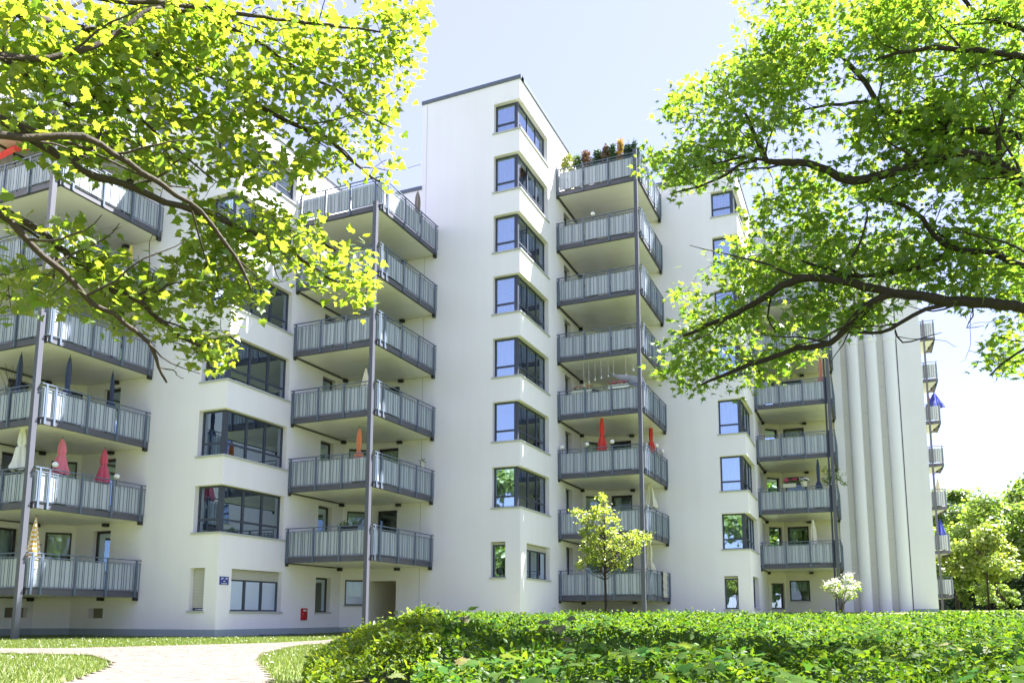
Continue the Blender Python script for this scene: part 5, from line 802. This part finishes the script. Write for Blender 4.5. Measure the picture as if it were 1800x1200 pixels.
YOUNG_TUFTS=[[-829,2453,381],[-724,2507,240],[-800,2474,296],[-768,2584,353],[-847,2532,355],[-714,2540,281],[-807,2578,364],[-778,2535,346],[-784,2497,351],[-691,2582,341],[-790,2555,250],[-667,2642,332],[-791,2550,467],[-754,2612,249],[-802,2520,360],[-791,2464,332],[-850,2553,302],[-796,2514,280],[-650,2569,333],[-763,2585,324],[-803,2529,316],[-790,2500,420],[-723,2587,309],[-819,2465,281],[-833,2460,233],[-661,2548,305],[-842,2540,389],[-749,2590,303],[-832,2509,295],[-760,2491,266],[-824,2518,325],[-862,2526,238],[-873,2560,255],[-830,2508,383],[-773,2567,234],[-711,2580,281],[-729,2571,236],[-751,2549,258],[-783,2547,284],[-745,2522,353],[-751,2494,328],[-788,2457,394],[-817,2570,315],[-824,2564,340],[-646,2603,337],[-761,2505,411],[-692,2616,296],[-810,2460,352],[-769,2458,413],[-766,2474,353],[-815,2535,280],[-705,2626,331],[-806,2492,325],[-723,2487,353],[-738,2537,292],[-791,2571,429],[-677,2522,287],[-788,2580,292],[-832,2504,253],[-760,2588,399],[-711,2531,256],[-781,2541,319],[-762,2515,243],[-784,2509,304],[-679,2598,322],[-678,2547,343],[-698,2529,337],[-767,2521,385],[-802,2567,405],[-638,2539,329],[-844,2550,327],[-802,2590,262],[-853,2493,415],[-697,2510,278],[-790,2496,395],[-698,2536,314],[-776,2596,261],[-728,2532,319],[-779,2544,393],[-737,2502,293],[-733,2615,290],[-876,2524,420],[-810,2487,367],[-766,2509,436],[-842,2496,347],[-667,2524,327],[-740,2558,333],[-800,2504,252],[-844,2459,405],[-807,2518,398],[-803,2531,423],[-739,2505,387],[-782,2547,425],[-836,2542,265],[-842,2567,266],[-685,2630,350],[-806,2465,257],[-815,2564,426],[-819,2456,328],[-789,2477,242],[-784,2527,459],[-714,2496,327],[-817,2477,398],[-781,2483,282],[-762,2482,305],[-683,2562,282],[-746,2473,411],[-766,2472,454],[-811,2571,282],[-763,2552,304]]
LILAC_TUFTS=[[-143,3560,195],[-140,3597,200],[-65,3580,212],[-111,3565,171],[-76,3566,179],[-63,3611,233],[-58,3639,182],[-112,3569,208],[-86,3609,181],[-41,3614,186],[-72,3639,152],[-112,3615,209],[-59,3571,156],[-37,3574,200],[-113,3599,169],[-57,3614,159]]
# ---------------------------------------------------------------- the two maples that frame the view
def V3(p): return Vector((p[0]/100, p[1]/100, p[2]/100))
def add_crown(tufts, limbs, n, c, rad, seed):              # unseen rest of a crown outside the view, spread to shade the bed
    rr = random.Random(seed); out = list(tufts)
    while n > 0:
        p = Vector((c[0]+rr.uniform(-1, 1)*rad[0], c[1]+rr.uniform(-1, 1)*rad[1], c[2]+rr.uniform(-1, 1)*rad[2]))
        if sum(((p[i]-c[i])/rad[i])**2 for i in range(3)) > 1: continue
        z = (p-cam.location).dot(_fwd)
        if z > .5:
            sx = (p-cam.location).dot(Vector((math.cos(_y), math.sin(_y), 0)))/z; up = Vector((math.cos(_y), math.sin(_y), 0)).cross(_fwd); sy = (p-cam.location).dot(up)/z
            if -.68 < sx < .655 and -.3 < sy < .655: continue
        out.append([p.x*100, p.y*100, p.z*100]); n -= 1
    return out
def grow_tree(t, limbs, tufts, trunk_pts, trunk_rad, bark, nleaf, leaf, msize, lmat, single_mat, seed, droop, up, spread, nsingle=300, twig_m=None):
    rng = np.random.default_rng(seed); rr = random.Random(seed); nodes = []
    part('trunk', MB().tube(trunk_pts, trunk_rad, 16), bark, t, smooth=True)
    for pts, r0, r1 in limbs:
        P = [V3(q) for q in pts]; far = min(((p-P[0]).length for p in [Vector(q) for q in trunk_pts]))
        offscreen = P[0]
        if r0 > .012 and far < 9:
            anc = min([Vector(q) for q in trunk_pts], key=lambda q: abs(q.z-(P[0].z-.9))+.001*(q-P[0]).length)
            isfree = all((P[0]-nd[0]).length > .35 for nd in nodes)
            if isfree: mid = anc.lerp(P[0], .5)+Vector((0, 0, .25)); P = [anc, mid]+P
        # smooth subdivision with a little crookedness
        Q = []
        for i in range(len(P)-1):
            p0, p1, p2, p3 = P[max(0, i-1)], P[i], P[i+1], P[min(len(P)-1, i+2)]
            L = (p2-p1).length; st = max(2, int(L/.12))
            for s_ in range(st):
                f = s_/st; q = .5*((2*p1)+(p2-p0)*f+(2*p0-5*p1+4*p2-p3)*f*f+(3*p1-p0-3*p2+p3)*f**3)
                w = min(.012, L*.05); Q.append(q+Vector((rr.uniform(-w, w), rr.uniform(-w, w), rr.uniform(-w, w))))
        Q.append(P[-1]); n = len(Q); lead = len(P)-len(pts)
        R_ = [(r0*(1.4 if lead else 1))*(1-i/(n-1))**.62+r1*1.3*(i/(n-1)) for i in range(n)]
        R_ = [min(r, r0*1.02) if i > n*.35 else r for i, r in enumerate(R_)]
        R_ = [r*rr.uniform(.92, 1.1) for r in R_]
        part('limb', MB().tube(Q, R_, 9), bark, t, smooth=True)
        for q, r in zip(Q, R_):
            nodes.append((q, r))
    sb = MB(); base_nodes = list(nodes); i = 12
    while i < len(base_nodes)-3:                          # side branches
        q, r = base_nodes[i]; q2 = base_nodes[min(i+2, len(base_nodes)-1)][0]; dr = (q2-q)
        if 0 < dr.length < .8 and r > .006:
            dr.normalize(); sd = dr.cross(Vector((0, 0, 1))); sd = sd.normalized() if sd.length > .05 else Vector((1, 0, 0)); sg = rr.choice((-1, 1)); L = rr.uniform(.35, 1.1)*(1.0 if r < .03 else 1.6)
            d1 = (dr*rr.uniform(.5, 1.1)+sd*sg*rr.uniform(.1, .9)+Vector((0, 0, rr.uniform(-.35, .75)))).normalized(); pts = [q]; k = 7; d2 = d1.copy()
            for w in range(k): d2 = (d2+Vector((rr.uniform(-.3, .3), rr.uniform(-.3, .3), rr.uniform(-.22, .30)))).normalized(); pts.append(pts[-1]+d2*(L/k))
            rs = [max(.003, min(r*.5, .016)*(1-.75*w/k)) for w in range(k+1)]; sb.tube(pts, rs, 6, cap=False)
            for a_, b_ in zip(pts[1:], rs[1:]): nodes.append((a_, b_))
        i += rr.randint(3, 6)
    part('branches', sb, bark, t, kind='stuff', smooth=True)
    NP = [tuple(q) for q, r in nodes]; NR = [r for q, r in nodes]
    todo = [V3(c) for c in tufts]; arr = np.array(NP); d0 = [np.min(np.linalg.norm(arr-np.array(c), axis=1)) for c in todo]
    tw = MB(); tips = []; order = np.argsort(d0); buf = np.zeros((len(NP)+len(todo)*12, 3)); buf[:len(NP)] = arr; cnt = len(NP); rad = NR[:]
    for oi in order:
        c = todo[oi]; dd = np.linalg.norm(buf[:cnt]-np.array(c), axis=1); dd = dd+np.where(buf[:cnt, 2] > c.z+.3, .25, 0); i = int(np.argmin(dd)); a = Vector(buf[i]); L = (c-a).length
        r0 = min(.012, rad[i]*.7, .005+L*.008); k = 5; v = c-a; side = v.cross(Vector((0, 0, 1))); side = side.normalized() if side.length > .01 else Vector((1, 0, 0)); amp = rr.uniform(-.14, .14)*L
        pts = [a+v*(q/k)+side*(amp*math.sin(math.pi*q/k))+Vector((rr.uniform(-1, 1), rr.uniform(-1, 1), rr.uniform(-1, 1)))*(.025*L if 0 < q < k else 0)+Vector((0, 0, .10*L*math.sin(math.pi*q/k))) for q in range(k+1)]
        rs = [max(.0030, r0*(1-.7*q/k)) for q in range(k+1)]; tw.tube(pts, rs, 5, cap=False)
        for q in range(1, k+1): buf[cnt] = pts[q]; rad.append(rs[q]); cnt += 1
        tips.append((c, v.normalized() if L > .02 else Vector((1, 0, 0)), pts))
    part('twigs', tw, twig_m or M['twig'], t, kind='stuff')
    # leaves: rings around each twig end, a few along the twig
    n = nleaf*len(tips); pos = np.zeros((n, 3)); tip = np.zeros((n, 3)); i = 0
    for c, v, pts in tips:
        for q in range(nleaf):
            f = rr.random()**.5; base_ = pts[min(5, int(1+f*4.9))]; d = Vector((rr.gauss(0, 1), rr.gauss(0, 1), rr.gauss(0, .55)))
            d = d.normalized() if d.length > .1 else Vector((1, 0, 0)); p = (c if rr.random() < .72 else base_)+d*spread*rr.uniform(.25, 1.15); pos[i] = p; tip[i] = d*1.0+v*.5; tip[i][2] -= droop; i += 1
    nn = rng.normal(0, .52, (n, 3)); nn[:, 2] += up; sc = msize*rng.uniform(.55, 1.25, n)
    Rm = rot_from(nn, tip); cp = np.array(cam.location); app = sc/np.linalg.norm(pos-cp, axis=1)*np.abs((Rm[:, :, 2]*((pos-cp)/np.linalg.norm(pos-cp, axis=1, keepdims=True))).sum(1))
    # the leaves that show largest are objects of their own
    fwd = np.array(_fwd); rel = pos-cp; z = rel@fwd; vis = (z > .5) & (np.abs(rel@np.array((math.cos(_y), math.sin(_y), 0))/z) < .66)
    app = np.where(vis, app, 0); big = np.argsort(-app)[:nsingle]; rest = np.ones(n, bool); rest[big] = False; org = np.array(WO[t])
    link('foliage', scatter('foliage', leaf[0], leaf[1], pos[rest]-org, Rm[rest], sc[rest], lmat), WO[t], t, kind='stuff')
    lm = bpy.data.meshes.new('leaf'); lm.from_pydata([tuple(v) for v in leaf[0]], [], [tuple(int(q) for q in f) for f in leaf[1]]); lm.materials.append(single_mat); lm.update()
    for b_ in big:
        o = link('leaf', lm, tuple(pos[b_]), t); o.matrix_basis = Matrix.Translation(Vector(pos[b_])-WO[t]) @ Matrix([list(r)+[0] for r in Rm[b_]]+[[0, 0, 0, 1]]) @ Matrix.Scale(float(sc[b_]), 4)
t = thing('maple_tree', 'sunlit yellow green maple reaching in from the left above the path', 'tree', (-8.6, 3.2, 0))
grow_tree(t, LEFT_LIMBS, LEFT_TUFTS, [(-8.6, 3.2, -.1), (-8.55, 3.22, 1.2), (-8.45, 3.3, 2.4), (-8.4, 3.3, 3.4), (-8.3, 3.4, 4.6), (-8.25, 3.5, 5.8), (-8.1, 3.7, 7.4)], [.30, .23, .20, .18, .15, .12, .07], M['bark'], 18, MAPLE, .093, M['leaf_l'], M['leaf_l1'], 11, .55, .95, .20)
t = thing('maple_tree', 'large dark limbed maple with fresh green leaves reaching in from the right', 'tree', (7.0, 11.6, 0))
XL_ = [([[680,1160,360],[600,1180,700],[450,1200,900],[250,1150,960]], .10, .02), ([[670,1160,500],[780,1250,800],[900,1300,950]], .10, .02), ([[670,1160,500],[560,1350,760],[430,1500,900]], .09, .02), ([[600,1180,700],[420,1000,860],[250,850,900]], .06, .015)]
grow_tree(t, RIGHT_LIMBS+XL_, add_crown(RIGHT_TUFTS, None, 210, (3.6, 12.2, 8.8), (6.8, 6.4, 2.4), 5), [(7.0, 11.6, -.1), (6.95, 11.6, 1.3), (6.9, 11.6, 2.6), (6.8, 11.6, 3.6), (6.7, 11.6, 5.0), (6.6, 11.6, 6.6), (6.5, 11.5, 8.4)], [.42, .34, .30, .27, .22, .16, .09], M['bark_dark'], 21, PALM, .115, M['leaf_r'], M['leaf_r1'], 12, .85, .9, .24, twig_m=M['bark_dark'])

# ---------------------------------------------------------------- young planted tree and flowering shrub in front of the house
t = thing('young_tree', 'young slender tree with pale yellow green variegated leaves in front of the balconies', 'tree', (-7.75, 25.24, ground_z(0, 25.2)))
mb = MB().tube([(-7.75, 25.24, 0), (-7.73, 25.2, 1.0), (-7.70, 25.05, 2.1), (-7.66, 24.95, 3.2), (-7.62, 24.8, 4.4)], [.055, .045, .04, .028, .010], 8); part('trunk', mb, M['bark'], t, smooth=True)
mb = MB()
for c in YOUNG_TUFTS:
    p = V3(c); zz = max(1.9, p.z-.55*abs(p.x+7.68)-.25); f = (zz-1.9)/2.5; a = Vector((-7.70+.06*f, 25.05-.25*f, zz)); mb.tube([a, a.lerp(p, .5)+Vector((0, 0, -.05)), p], [.012, .007, .003], 4, cap=False)
part('branches', mb, M['twig'], t, kind='stuff')
leaves_on('foliage', [tuple(V3(c)) for c in YOUNG_TUFTS], 3800, (.08, .11, .06), .105, M['leaf_y'], t, leaf=OVAL, kind='stuff', up=.8)
t = thing('flowering_shrub', 'thin stemmed shrub with white blossom in front of the lower right windows', 'shrub', (-1.0, 35.6, ground_z(0, 35.6)))
mb = MB()
for c in LILAC_TUFTS:
    p = V3(c); mb.tube([(-1.05+.12*round(p.x*2)/2, 35.6, .3), (-1.0+(p.x+1)*.25, 35.6, 1.25), p], [.012, .010, .004], 5, cap=False)
part('stems', mb, M['twig'], t)
cs = [tuple(V3(c)) for c in LILAC_TUFTS]; leaves_on('foliage', cs, 600, (.13, .15, .09), .10, M['leaf_h'], t, kind='stuff'); leaves_on('blossoms', [(c[0], c[1], c[2]+.10) for c in cs], 1000, (.09, .12, .06), 0.075, M['blossom'], t, kind='stuff')

# ---------------------------------------------------------------- shrub bed in front: rounded hedge end, low cover, maple seedlings
CAMP = np.array((0, 0, .767)); RGT = np.array((math.cos(_y), math.sin(_y)));  FW2 = np.array((-math.sin(_y), math.cos(_y)))
_NT = np.random.default_rng(99).random((64, 64))
def lump(x, y, s_):
    x, y = x/s_+100, y/s_+100; i, j = int(x), int(y); fx, fy = x-i, y-j; fx, fy = fx*fx*(3-2*fx), fy*fy*(3-2*fy); T = _NT
    return (T[i % 64, j % 64]*(1-fx)+T[(i+1) % 64, j % 64]*fx)*(1-fy)+(T[i % 64, (j+1) % 64]*(1-fx)+T[(i+1) % 64, (j+1) % 64]*fx)*fy-.5
def bed_top(x, y):                                        # height of the planting over the flat ground
    d = x*FW2[0]+y*FW2[1]; s_ = x*RGT[0]+y*RGT[1]
    h = .20+.034*d-.0004*d*d; h = min(h, .755)
    e = math.exp(-(((x+5.9)/1.7)**2+((y-8.6)/2.4)**2)); h += .26*e
    h += .10*lump(x, y, 1.3)+.22*lump(x, y, .48)+.12*lump(x+9, y, .22)+.10*lump(x, y+7, 2.4)-.03; h -= .12*max(0, 1-d/7)
    return h+ground_z(x, y)*.55
def left_edge(d): return -.262*d+.55*math.exp(-((d-6)/2.0)**2)*0 - .0     # lateral coordinate of the bed's left border
def hedge_left(d):
    if d < 9.2: return -.262*d
    return -.262*9.2+(d-9.2)*(.13 if d < 13 else .02)+(0 if d < 13 else -.11*(13-9.2)*0)
def sample_bed(n, dmin, dmax, rng, lat=(None, None)):
    d = rng.uniform(0, 1, n)**1.0*(dmax-dmin)+dmin; lo = np.array([hedge_left(q) for q in d]) if lat[0] is None else lat[0]*d; hi = .70*d if lat[1] is None else lat[1]*d
    s_ = lo+(hi-lo)*rng.uniform(0, 1, n); return d[:, None]*FW2[None]+s_[:, None]*RGT[None], d, s_-lo
for name, lab, cat, cnt, lat, lm, sz, kind in (('hedge', 'rounded sunlit end of the hedge beside the path', 'hedge', 34000, (None, -.10), 'leaf_h', .046, None),
        ('ground_cover', 'broad bed of dark green ground covering shrubs across the foreground', 'ground cover', 190000, (-.13, None), 'leaf_g', .050, 'stuff')):
    rng = np.random.default_rng(31 if kind else 30); dmin, dmax = (4.3, 29.0) if kind else (6.6, 13.5)
    xy, d, edge = sample_bed(cnt, dmin, dmax, rng, lat); top = np.array([bed_top(x, y) for x, y in xy])
    e = np.clip(edge/.8, 0, 1) if not kind else np.ones(cnt); top = top*(.30+.70*np.sqrt(e)) if not kind else top
    if not kind: f = np.clip((13.5-d)/2.0, .2, 1); top = top*f
    ex = np.array([.17*lump(x, y, .48)+.10*lump(x+9, y, .22) for x, y in xy]); kp = rng.random(cnt) < np.clip(.62+ex*5, .12, 1); xy, d, edge, top = xy[kp], d[kp], edge[kp], top[kp]; cnt = len(xy)
    dep = rng.exponential(.06, cnt); shoots = rng.random(cnt) < .05; z = top-dep+np.where(shoots, rng.uniform(0, .13, cnt), 0); z = np.maximum(z, .02)
    if not kind: side = rng.random(cnt) < .35; z = np.where(side & (edge < .5), rng.uniform(.03, 1, cnt)*top, z)
    pos = np.column_stack([xy, z]); nn = rng.normal(0, .75, (cnt, 3)); nn[:, 2] += .75; tip = rng.normal(0, 1, (cnt, 3)); sc = sz*rng.uniform(.5, 1.25, cnt)**1.3*np.clip(.8+d/30, .8, 1.5)*(1+.5*(rng.random(cnt) < .12))
    me = scatter('foliage', OVAL[0], OVAL[1], pos, rot_from(nn, tip), sc, M[lm])
    # soil and stems below the leaves
    q = MB(); ds = [dmin+(dmax-dmin)*i/30 for i in range(31)]; k = 26
    for dd in ds:
        lo = hedge_left(dd)+.28 if lat[0] is None else lat[0]*dd; hi = .70*dd if lat[1] is None else lat[1]*dd
        for i in range(k+1):
            s_ = lo+(hi-lo)*i/k; p = dd*FW2+s_*RGT; ed = min(1, (s_-lo)/.8) if lat[0] is None else 1; hh = (bed_top(p[0], p[1])-.22)*(.1+.9*ed**.5); hh *= max(.1, min(1, (dmax-dd)/2)) if not kind else 1
            q.v.append((p[0], p[1], max(.0, hh)))
    for i in range(30):
        for j in range(k): a = i*(k+1)+j; q.f.append((a, a+1, a+k+2, a+k+1))
    if kind:
        G = G_COVER = link(name, me, (0, 0, 0), None, kind='stuff', label=lab, category=cat); part('undergrowth', q, M['under'], G, smooth=True, kind='stuff')
    else:
        t = thing(name, lab, cat, (0, 0, 0)); link('foliage', me, (0, 0, 0), t, kind='stuff'); part('undergrowth', q, M['under'], t, smooth=True)
rng = np.random.default_rng(77); xy, d, edge = sample_bed(4500, 4.3, 20, rng, (-.13, None)); xy = xy[[lump(x+3, y+5, 1.6) > -.12 for x, y in xy]]; cnt = len(xy)
pos = np.column_stack([xy, [bed_top(x, y)+.02+.04*rng.random() for x, y in xy]]); nn = rng.normal(0, .28, (cnt, 3)); nn[:, 2] += 1; nn[:, 1] -= .15
link('broad_leaves', scatter('broad_leaves', MAPLE[0], MAPLE[1], pos, rot_from(nn, rng.normal(0, 1, (cnt, 3))), .085*rng.uniform(.5, 1.5, cnt), M['leaf_g2']), (0, 0, 0), G_COVER, kind='stuff')
# maple seedlings with large leaves
SD = [((-2.95, 5.5), .42, 11, 'pale bronze tinged maple seedling in front of the hedge end, largest leaves'), ((-3.35, 5.15), .34, 6, 'bronze leaved maple seedling at the bottom edge left of the largest one'), ((-2.5, 6.6), .52, 9, 'green maple seedling behind the largest one'),
      ((-4.3, 8.4), .84, 9, 'tall dark green maple seedling rising above the hedge top'), ((-3.3, 8.8), .74, 8, 'reddish maple seedling against the white wall above the cover'), ((-1.4, 6.7), .46, 8, 'broad maple seedling in the middle of the shaded cover'),
      ((.2, 7.3), .45, 8, 'light green maple seedling below the white blossom shrub'), ((1.55, 7.0), .45, 9, 'yellow green maple seedling near the right edge of the cover'), ((.9, 9.6), .52, 8, 'small maple seedling in the sunlit right part of the cover'), ((2.0, 5.9), .35, 7, 'yellow maple seedling at the lower right corner')]
lm = bpy.data.meshes.new('leaf'); lm.from_pydata([tuple(v) for v in MAPLE[0]], [], [tuple(int(q) for q in f) for f in MAPLE[1]]); lm.materials.append(M['leaf_s']); lm.update()
for (x, y), zt, nl, lab in SD:
    t = thing('maple_seedling', lab, 'seedling', (x, y, .05), 'maple seedlings in the shrub bed'); mb = MB().tube([(x, y, 0), (x+.02, y, zt-.05)], [.008, .004], 6)
    for i in range(nl):
        a = i*2.4+random.random(); zz = zt-.03-.045*i; L = random.uniform(.07, .16); e = Vector((x+L*math.cos(a), y+L*math.sin(a), zz+.03)); mb.tube([(x+.01, y, zz-.02), e], [.003, .002], 4, cap=False)
        o = link('leaf', lm, tuple(e), t); R_ = rot_from(np.array([[random.gauss(0, .3)-.1*math.cos(a), random.gauss(0, .3)-.35, 1.0]]), np.array([[math.cos(a), math.sin(a), -.25]]))[0]
        o.matrix_basis = Matrix.Translation(e-WO[t]) @ Matrix([list(r)+[0] for r in R_]+[[0, 0, 0, 1]]) @ Matrix.Scale(random.uniform(.11, .19), 4)
    part('stem', mb, M['twig'], t)
# ---------------------------------------------------------------- grass
def grass(name, n, region, hgt, label):
    rng = np.random.default_rng(len(name)+n); x0, y0, x1, y1 = region; P = np.column_stack([rng.uniform(x0, x1, n), rng.uniform(y0, y1, n)])
    keep = []
    for i, (x, y) in enumerate(P):
        if in_poly(x, y, PATH) and not (rng.random() < .0): continue
        d = x*FW2[0]+y*FW2[1]; s_ = x*RGT[0]+y*RGT[1]
        if abs(s_) > .70*d or d > 34 or (d > 4 and s_ > hedge_left(d)+.3 and d < 29): continue
        if y > 22.1 and x < -21.0 or y > 30.3: continue
        if rng.random() > min(1, 14/d+.15): continue
        keep.append(i)
    P = P[keep]; n = len(P); a = rng.uniform(0, 6.28, n); h = hgt*rng.uniform(.45, 1.5, n); w = .0045+.0005*np.hypot(P[:, 0], P[:, 1])*.35; lx, ly = rng.normal(0, .35, n)*h, rng.normal(0, .35, n)*h
    z = np.array([ground_z(x, y) for x, y in P]); dx, dy = np.cos(a)*w, np.sin(a)*w
    V = np.stack([np.column_stack([P[:, 0]-dx, P[:, 1]-dy, z-.003]), np.column_stack([P[:, 0]+dx, P[:, 1]+dy, z-.003]), np.column_stack([P[:, 0]+lx, P[:, 1]+ly, z+h])], 1)
    link(name, np_mesh(name, V.reshape(-1, 3), np.arange(3*n).reshape(-1, 3), M['grass']), (0, 0, 0), None, kind='stuff', label=label, category='grass')
grass('grass', 420000, (-34, 5, -3, 30.3), .062, 'sunlit mown grass blades covering the lawns beside the path')
rng = np.random.default_rng(3); dz = []
while len(dz) < 260:
    x, y = rng.uniform(-28, -8), rng.uniform(9, 24)
    if not in_poly(x, y, PATH) and not (x < -21 and y > 22): dz.append((x, y, .065))
link('daisies', leaves_on('daisies', dz, 700, (.012, .012, .008), .035, M['blossom'], up=3, mesh_only=True), (0, 0, 0), None, kind='stuff', label='tiny white daisies scattered through the lawn', category='flowers')

# ---------------------------------------------------------------- trees beyond the house and across the green
def far_tree(name, label, x, y, h, r, lm, n, leafsize, trunk_r=.16, fork=.22, crown_lo=.28, seed=1, group=None, bark='bark_dark', lobes=16):
    rr = random.Random(seed); rng = np.random.default_rng(seed); gz = ground_z(x, y); t = thing(name, label, 'tree' if 'tree' in name else 'shrub', (x, y, gz), group)
    cs = []
    for i in range(lobes):
        a = rr.random()*6.28; q = rr.random(); zz = crown_lo*h+(h-crown_lo*h)*(.12+.80*q); w = r*math.sin(math.pi*min(.93, .16+.80*q))*math.sqrt(rr.random()); cs.append((x+w*math.cos(a), y+w*math.sin(a), gz+zz, r*rr.uniform(.26, .42)))
    mb = MB(); top = Vector((x, y, gz+h*.55)); mb.tube([(x, y, gz-.1), (x+.03*h*.2, y, gz+h*fork), tuple(top)], [trunk_r, trunk_r*.75, trunk_r*.35], 10); part('trunk', mb, M[bark], t, smooth=True)
    mb = MB()
    for c in cs: st = Vector((x+.02*h*.2, y, gz+h*(fork+.15*rr.random()))); e = Vector(c[:3]); mb.tube([st, st.lerp(e, .5)+Vector((0, 0, .05*h)), e], [trunk_r*.5, trunk_r*.28, trunk_r*.08], 6, cap=False)
    part('limbs', mb, M[bark], t, smooth=True)
    C = np.array(cs); idx = rng.integers(0, lobes, n); u = rng.normal(0, 1, (n, 3)); u /= np.linalg.norm(u, axis=1, keepdims=True); rad = C[idx, 3]*(rng.uniform(0, 1, n)**.42)*(1+.25*np.sin(u[:, 0]*5+idx)*np.cos(u[:, 1]*6))
    pos = C[idx, :3]+u*rad[:, None]*np.array([1, 1, .75]); pos[:, 2] = np.maximum(pos[:, 2], gz+.02*h); nn = u*.6+rng.normal(0, .5, (n, 3)); nn[:, 2] += .7; sc = leafsize*rng.uniform(.6, 1.4, n); org = np.array(WO[t])
    link('crown', scatter('crown', OVAL[0]*np.array([1.5, 1, 1]), OVAL[1], pos-org, rot_from(nn, rng.normal(0, 1, (n, 3))), sc, M[lm]), WO[t], t, kind='stuff')
    return t
far_tree('garden_tree', 'yellow green young tree with thin trunk right of the far balconies', 7.2, 60, 5.9, 2.3, 'leaf_b2', 6000, .18, .07, .35, .30, 21)
far_tree('garden_tree', 'green tree with forked brown trunk behind the clipped shrubs', 9.0, 68, 8.6, 3.6, 'leaf_b', 10000, .24, .26, .20, .24, 22, bark='bark')
far_tree('park_tree', 'tall green tree with a thin protruding top beside the far balconies', 7.6, 84, 11.6, 3.6, 'leaf_b', 11000, .28, .2, .3, .2, 23)
far_tree('park_tree', 'broad green tree at the right picture edge', 13.6, 74, 10.4, 4.6, 'leaf_b', 14000, .26, .3, .2, .22, 24)
far_tree('park_tree', 'green tree in the middle of the park treeline, rounded crown', 12.2, 96, 12.4, 4.2, 'leaf_b', 11000, .30, .3, .3, .2, 25)
far_tree('park_tree', 'pale green tree low behind the balconies of the end wall', 5.6, 74, 7.2, 3.0, 'leaf_b', 8000, .24, .2, .3, .2, 26)
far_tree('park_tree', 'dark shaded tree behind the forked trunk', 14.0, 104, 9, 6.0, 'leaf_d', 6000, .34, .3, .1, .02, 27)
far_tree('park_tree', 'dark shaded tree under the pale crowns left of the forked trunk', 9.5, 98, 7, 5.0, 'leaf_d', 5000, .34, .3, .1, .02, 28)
for i, (x, y, h, r) in enumerate([(3.0, 120, 13, 6), (10, 125, 13.5, 6), (17, 120, 14, 6.5), (24, 118, 14, 6)]):
    far_tree('park_tree', ['hindmost green tree peeking past the end wall', 'hindmost green tree behind the middle of the park', 'hindmost green tree towards the right picture edge', 'hindmost green tree mostly outside the right picture edge'][i], x, y, h, r, 'leaf_b', 7000, .42, .3, .1, .04, 30+i)
for i, (x, y, h, r, lab) in enumerate([(5.7, 60.0, 1.5, .6, 'small bright shrub at the foot of the far balconies'), (7.3, 62, 2.0, 1.1, 'rounded light green shrub left of the thin trunked tree'), (8.5, 62.5, 1.7, .95, 'clipped green shrub right of the thin trunked tree')]):
    far_tree('garden_shrub', lab, x, y, h, r, 'leaf_b', 1500, .11, .03, .1, .05, 40+i, 'clipped garden shrubs', lobes=10)
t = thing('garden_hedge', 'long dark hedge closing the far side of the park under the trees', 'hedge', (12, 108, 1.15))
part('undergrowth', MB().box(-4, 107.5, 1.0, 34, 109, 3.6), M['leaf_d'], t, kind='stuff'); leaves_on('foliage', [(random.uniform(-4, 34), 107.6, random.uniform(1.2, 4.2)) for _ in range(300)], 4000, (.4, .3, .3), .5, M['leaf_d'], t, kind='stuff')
# trees across the green, behind the viewpoint: the window panes mirror them
for i, (x, y, h, r) in enumerate([(-50, -22, 16, 6.5), (-40, -26, 18, 7), (-30, -21, 15, 6), (-19, -25, 18, 7), (-8, -22, 16, 6.5), (3, -26, 17, 7), (-60, -15, 17, 7)]):
    far_tree('park_tree', ['broad', 'tallest', 'rounded', 'wide', 'tidy', 'full', 'outermost'][i]+' green tree across the lawn mirrored in the windows', x, y, h, r, 'leaf_b', 5200, .66, .4, .2, .10, 60+i, 'trees across the green')

for i, (x, y, h, r) in enumerate([(34, 44, 14, 6), (46, 36, 16, 7), (40, 54, 15, 6.5), (30, 32, 12, 5)]):
    far_tree('park_tree', ['dense', 'highest', 'farther', 'lower'][i]+' green tree east of the house mirrored in the slanted windows', x, y, h, r, 'leaf_b', 5200, .66, .4, .2, .08, 80+i, 'trees east of the house')
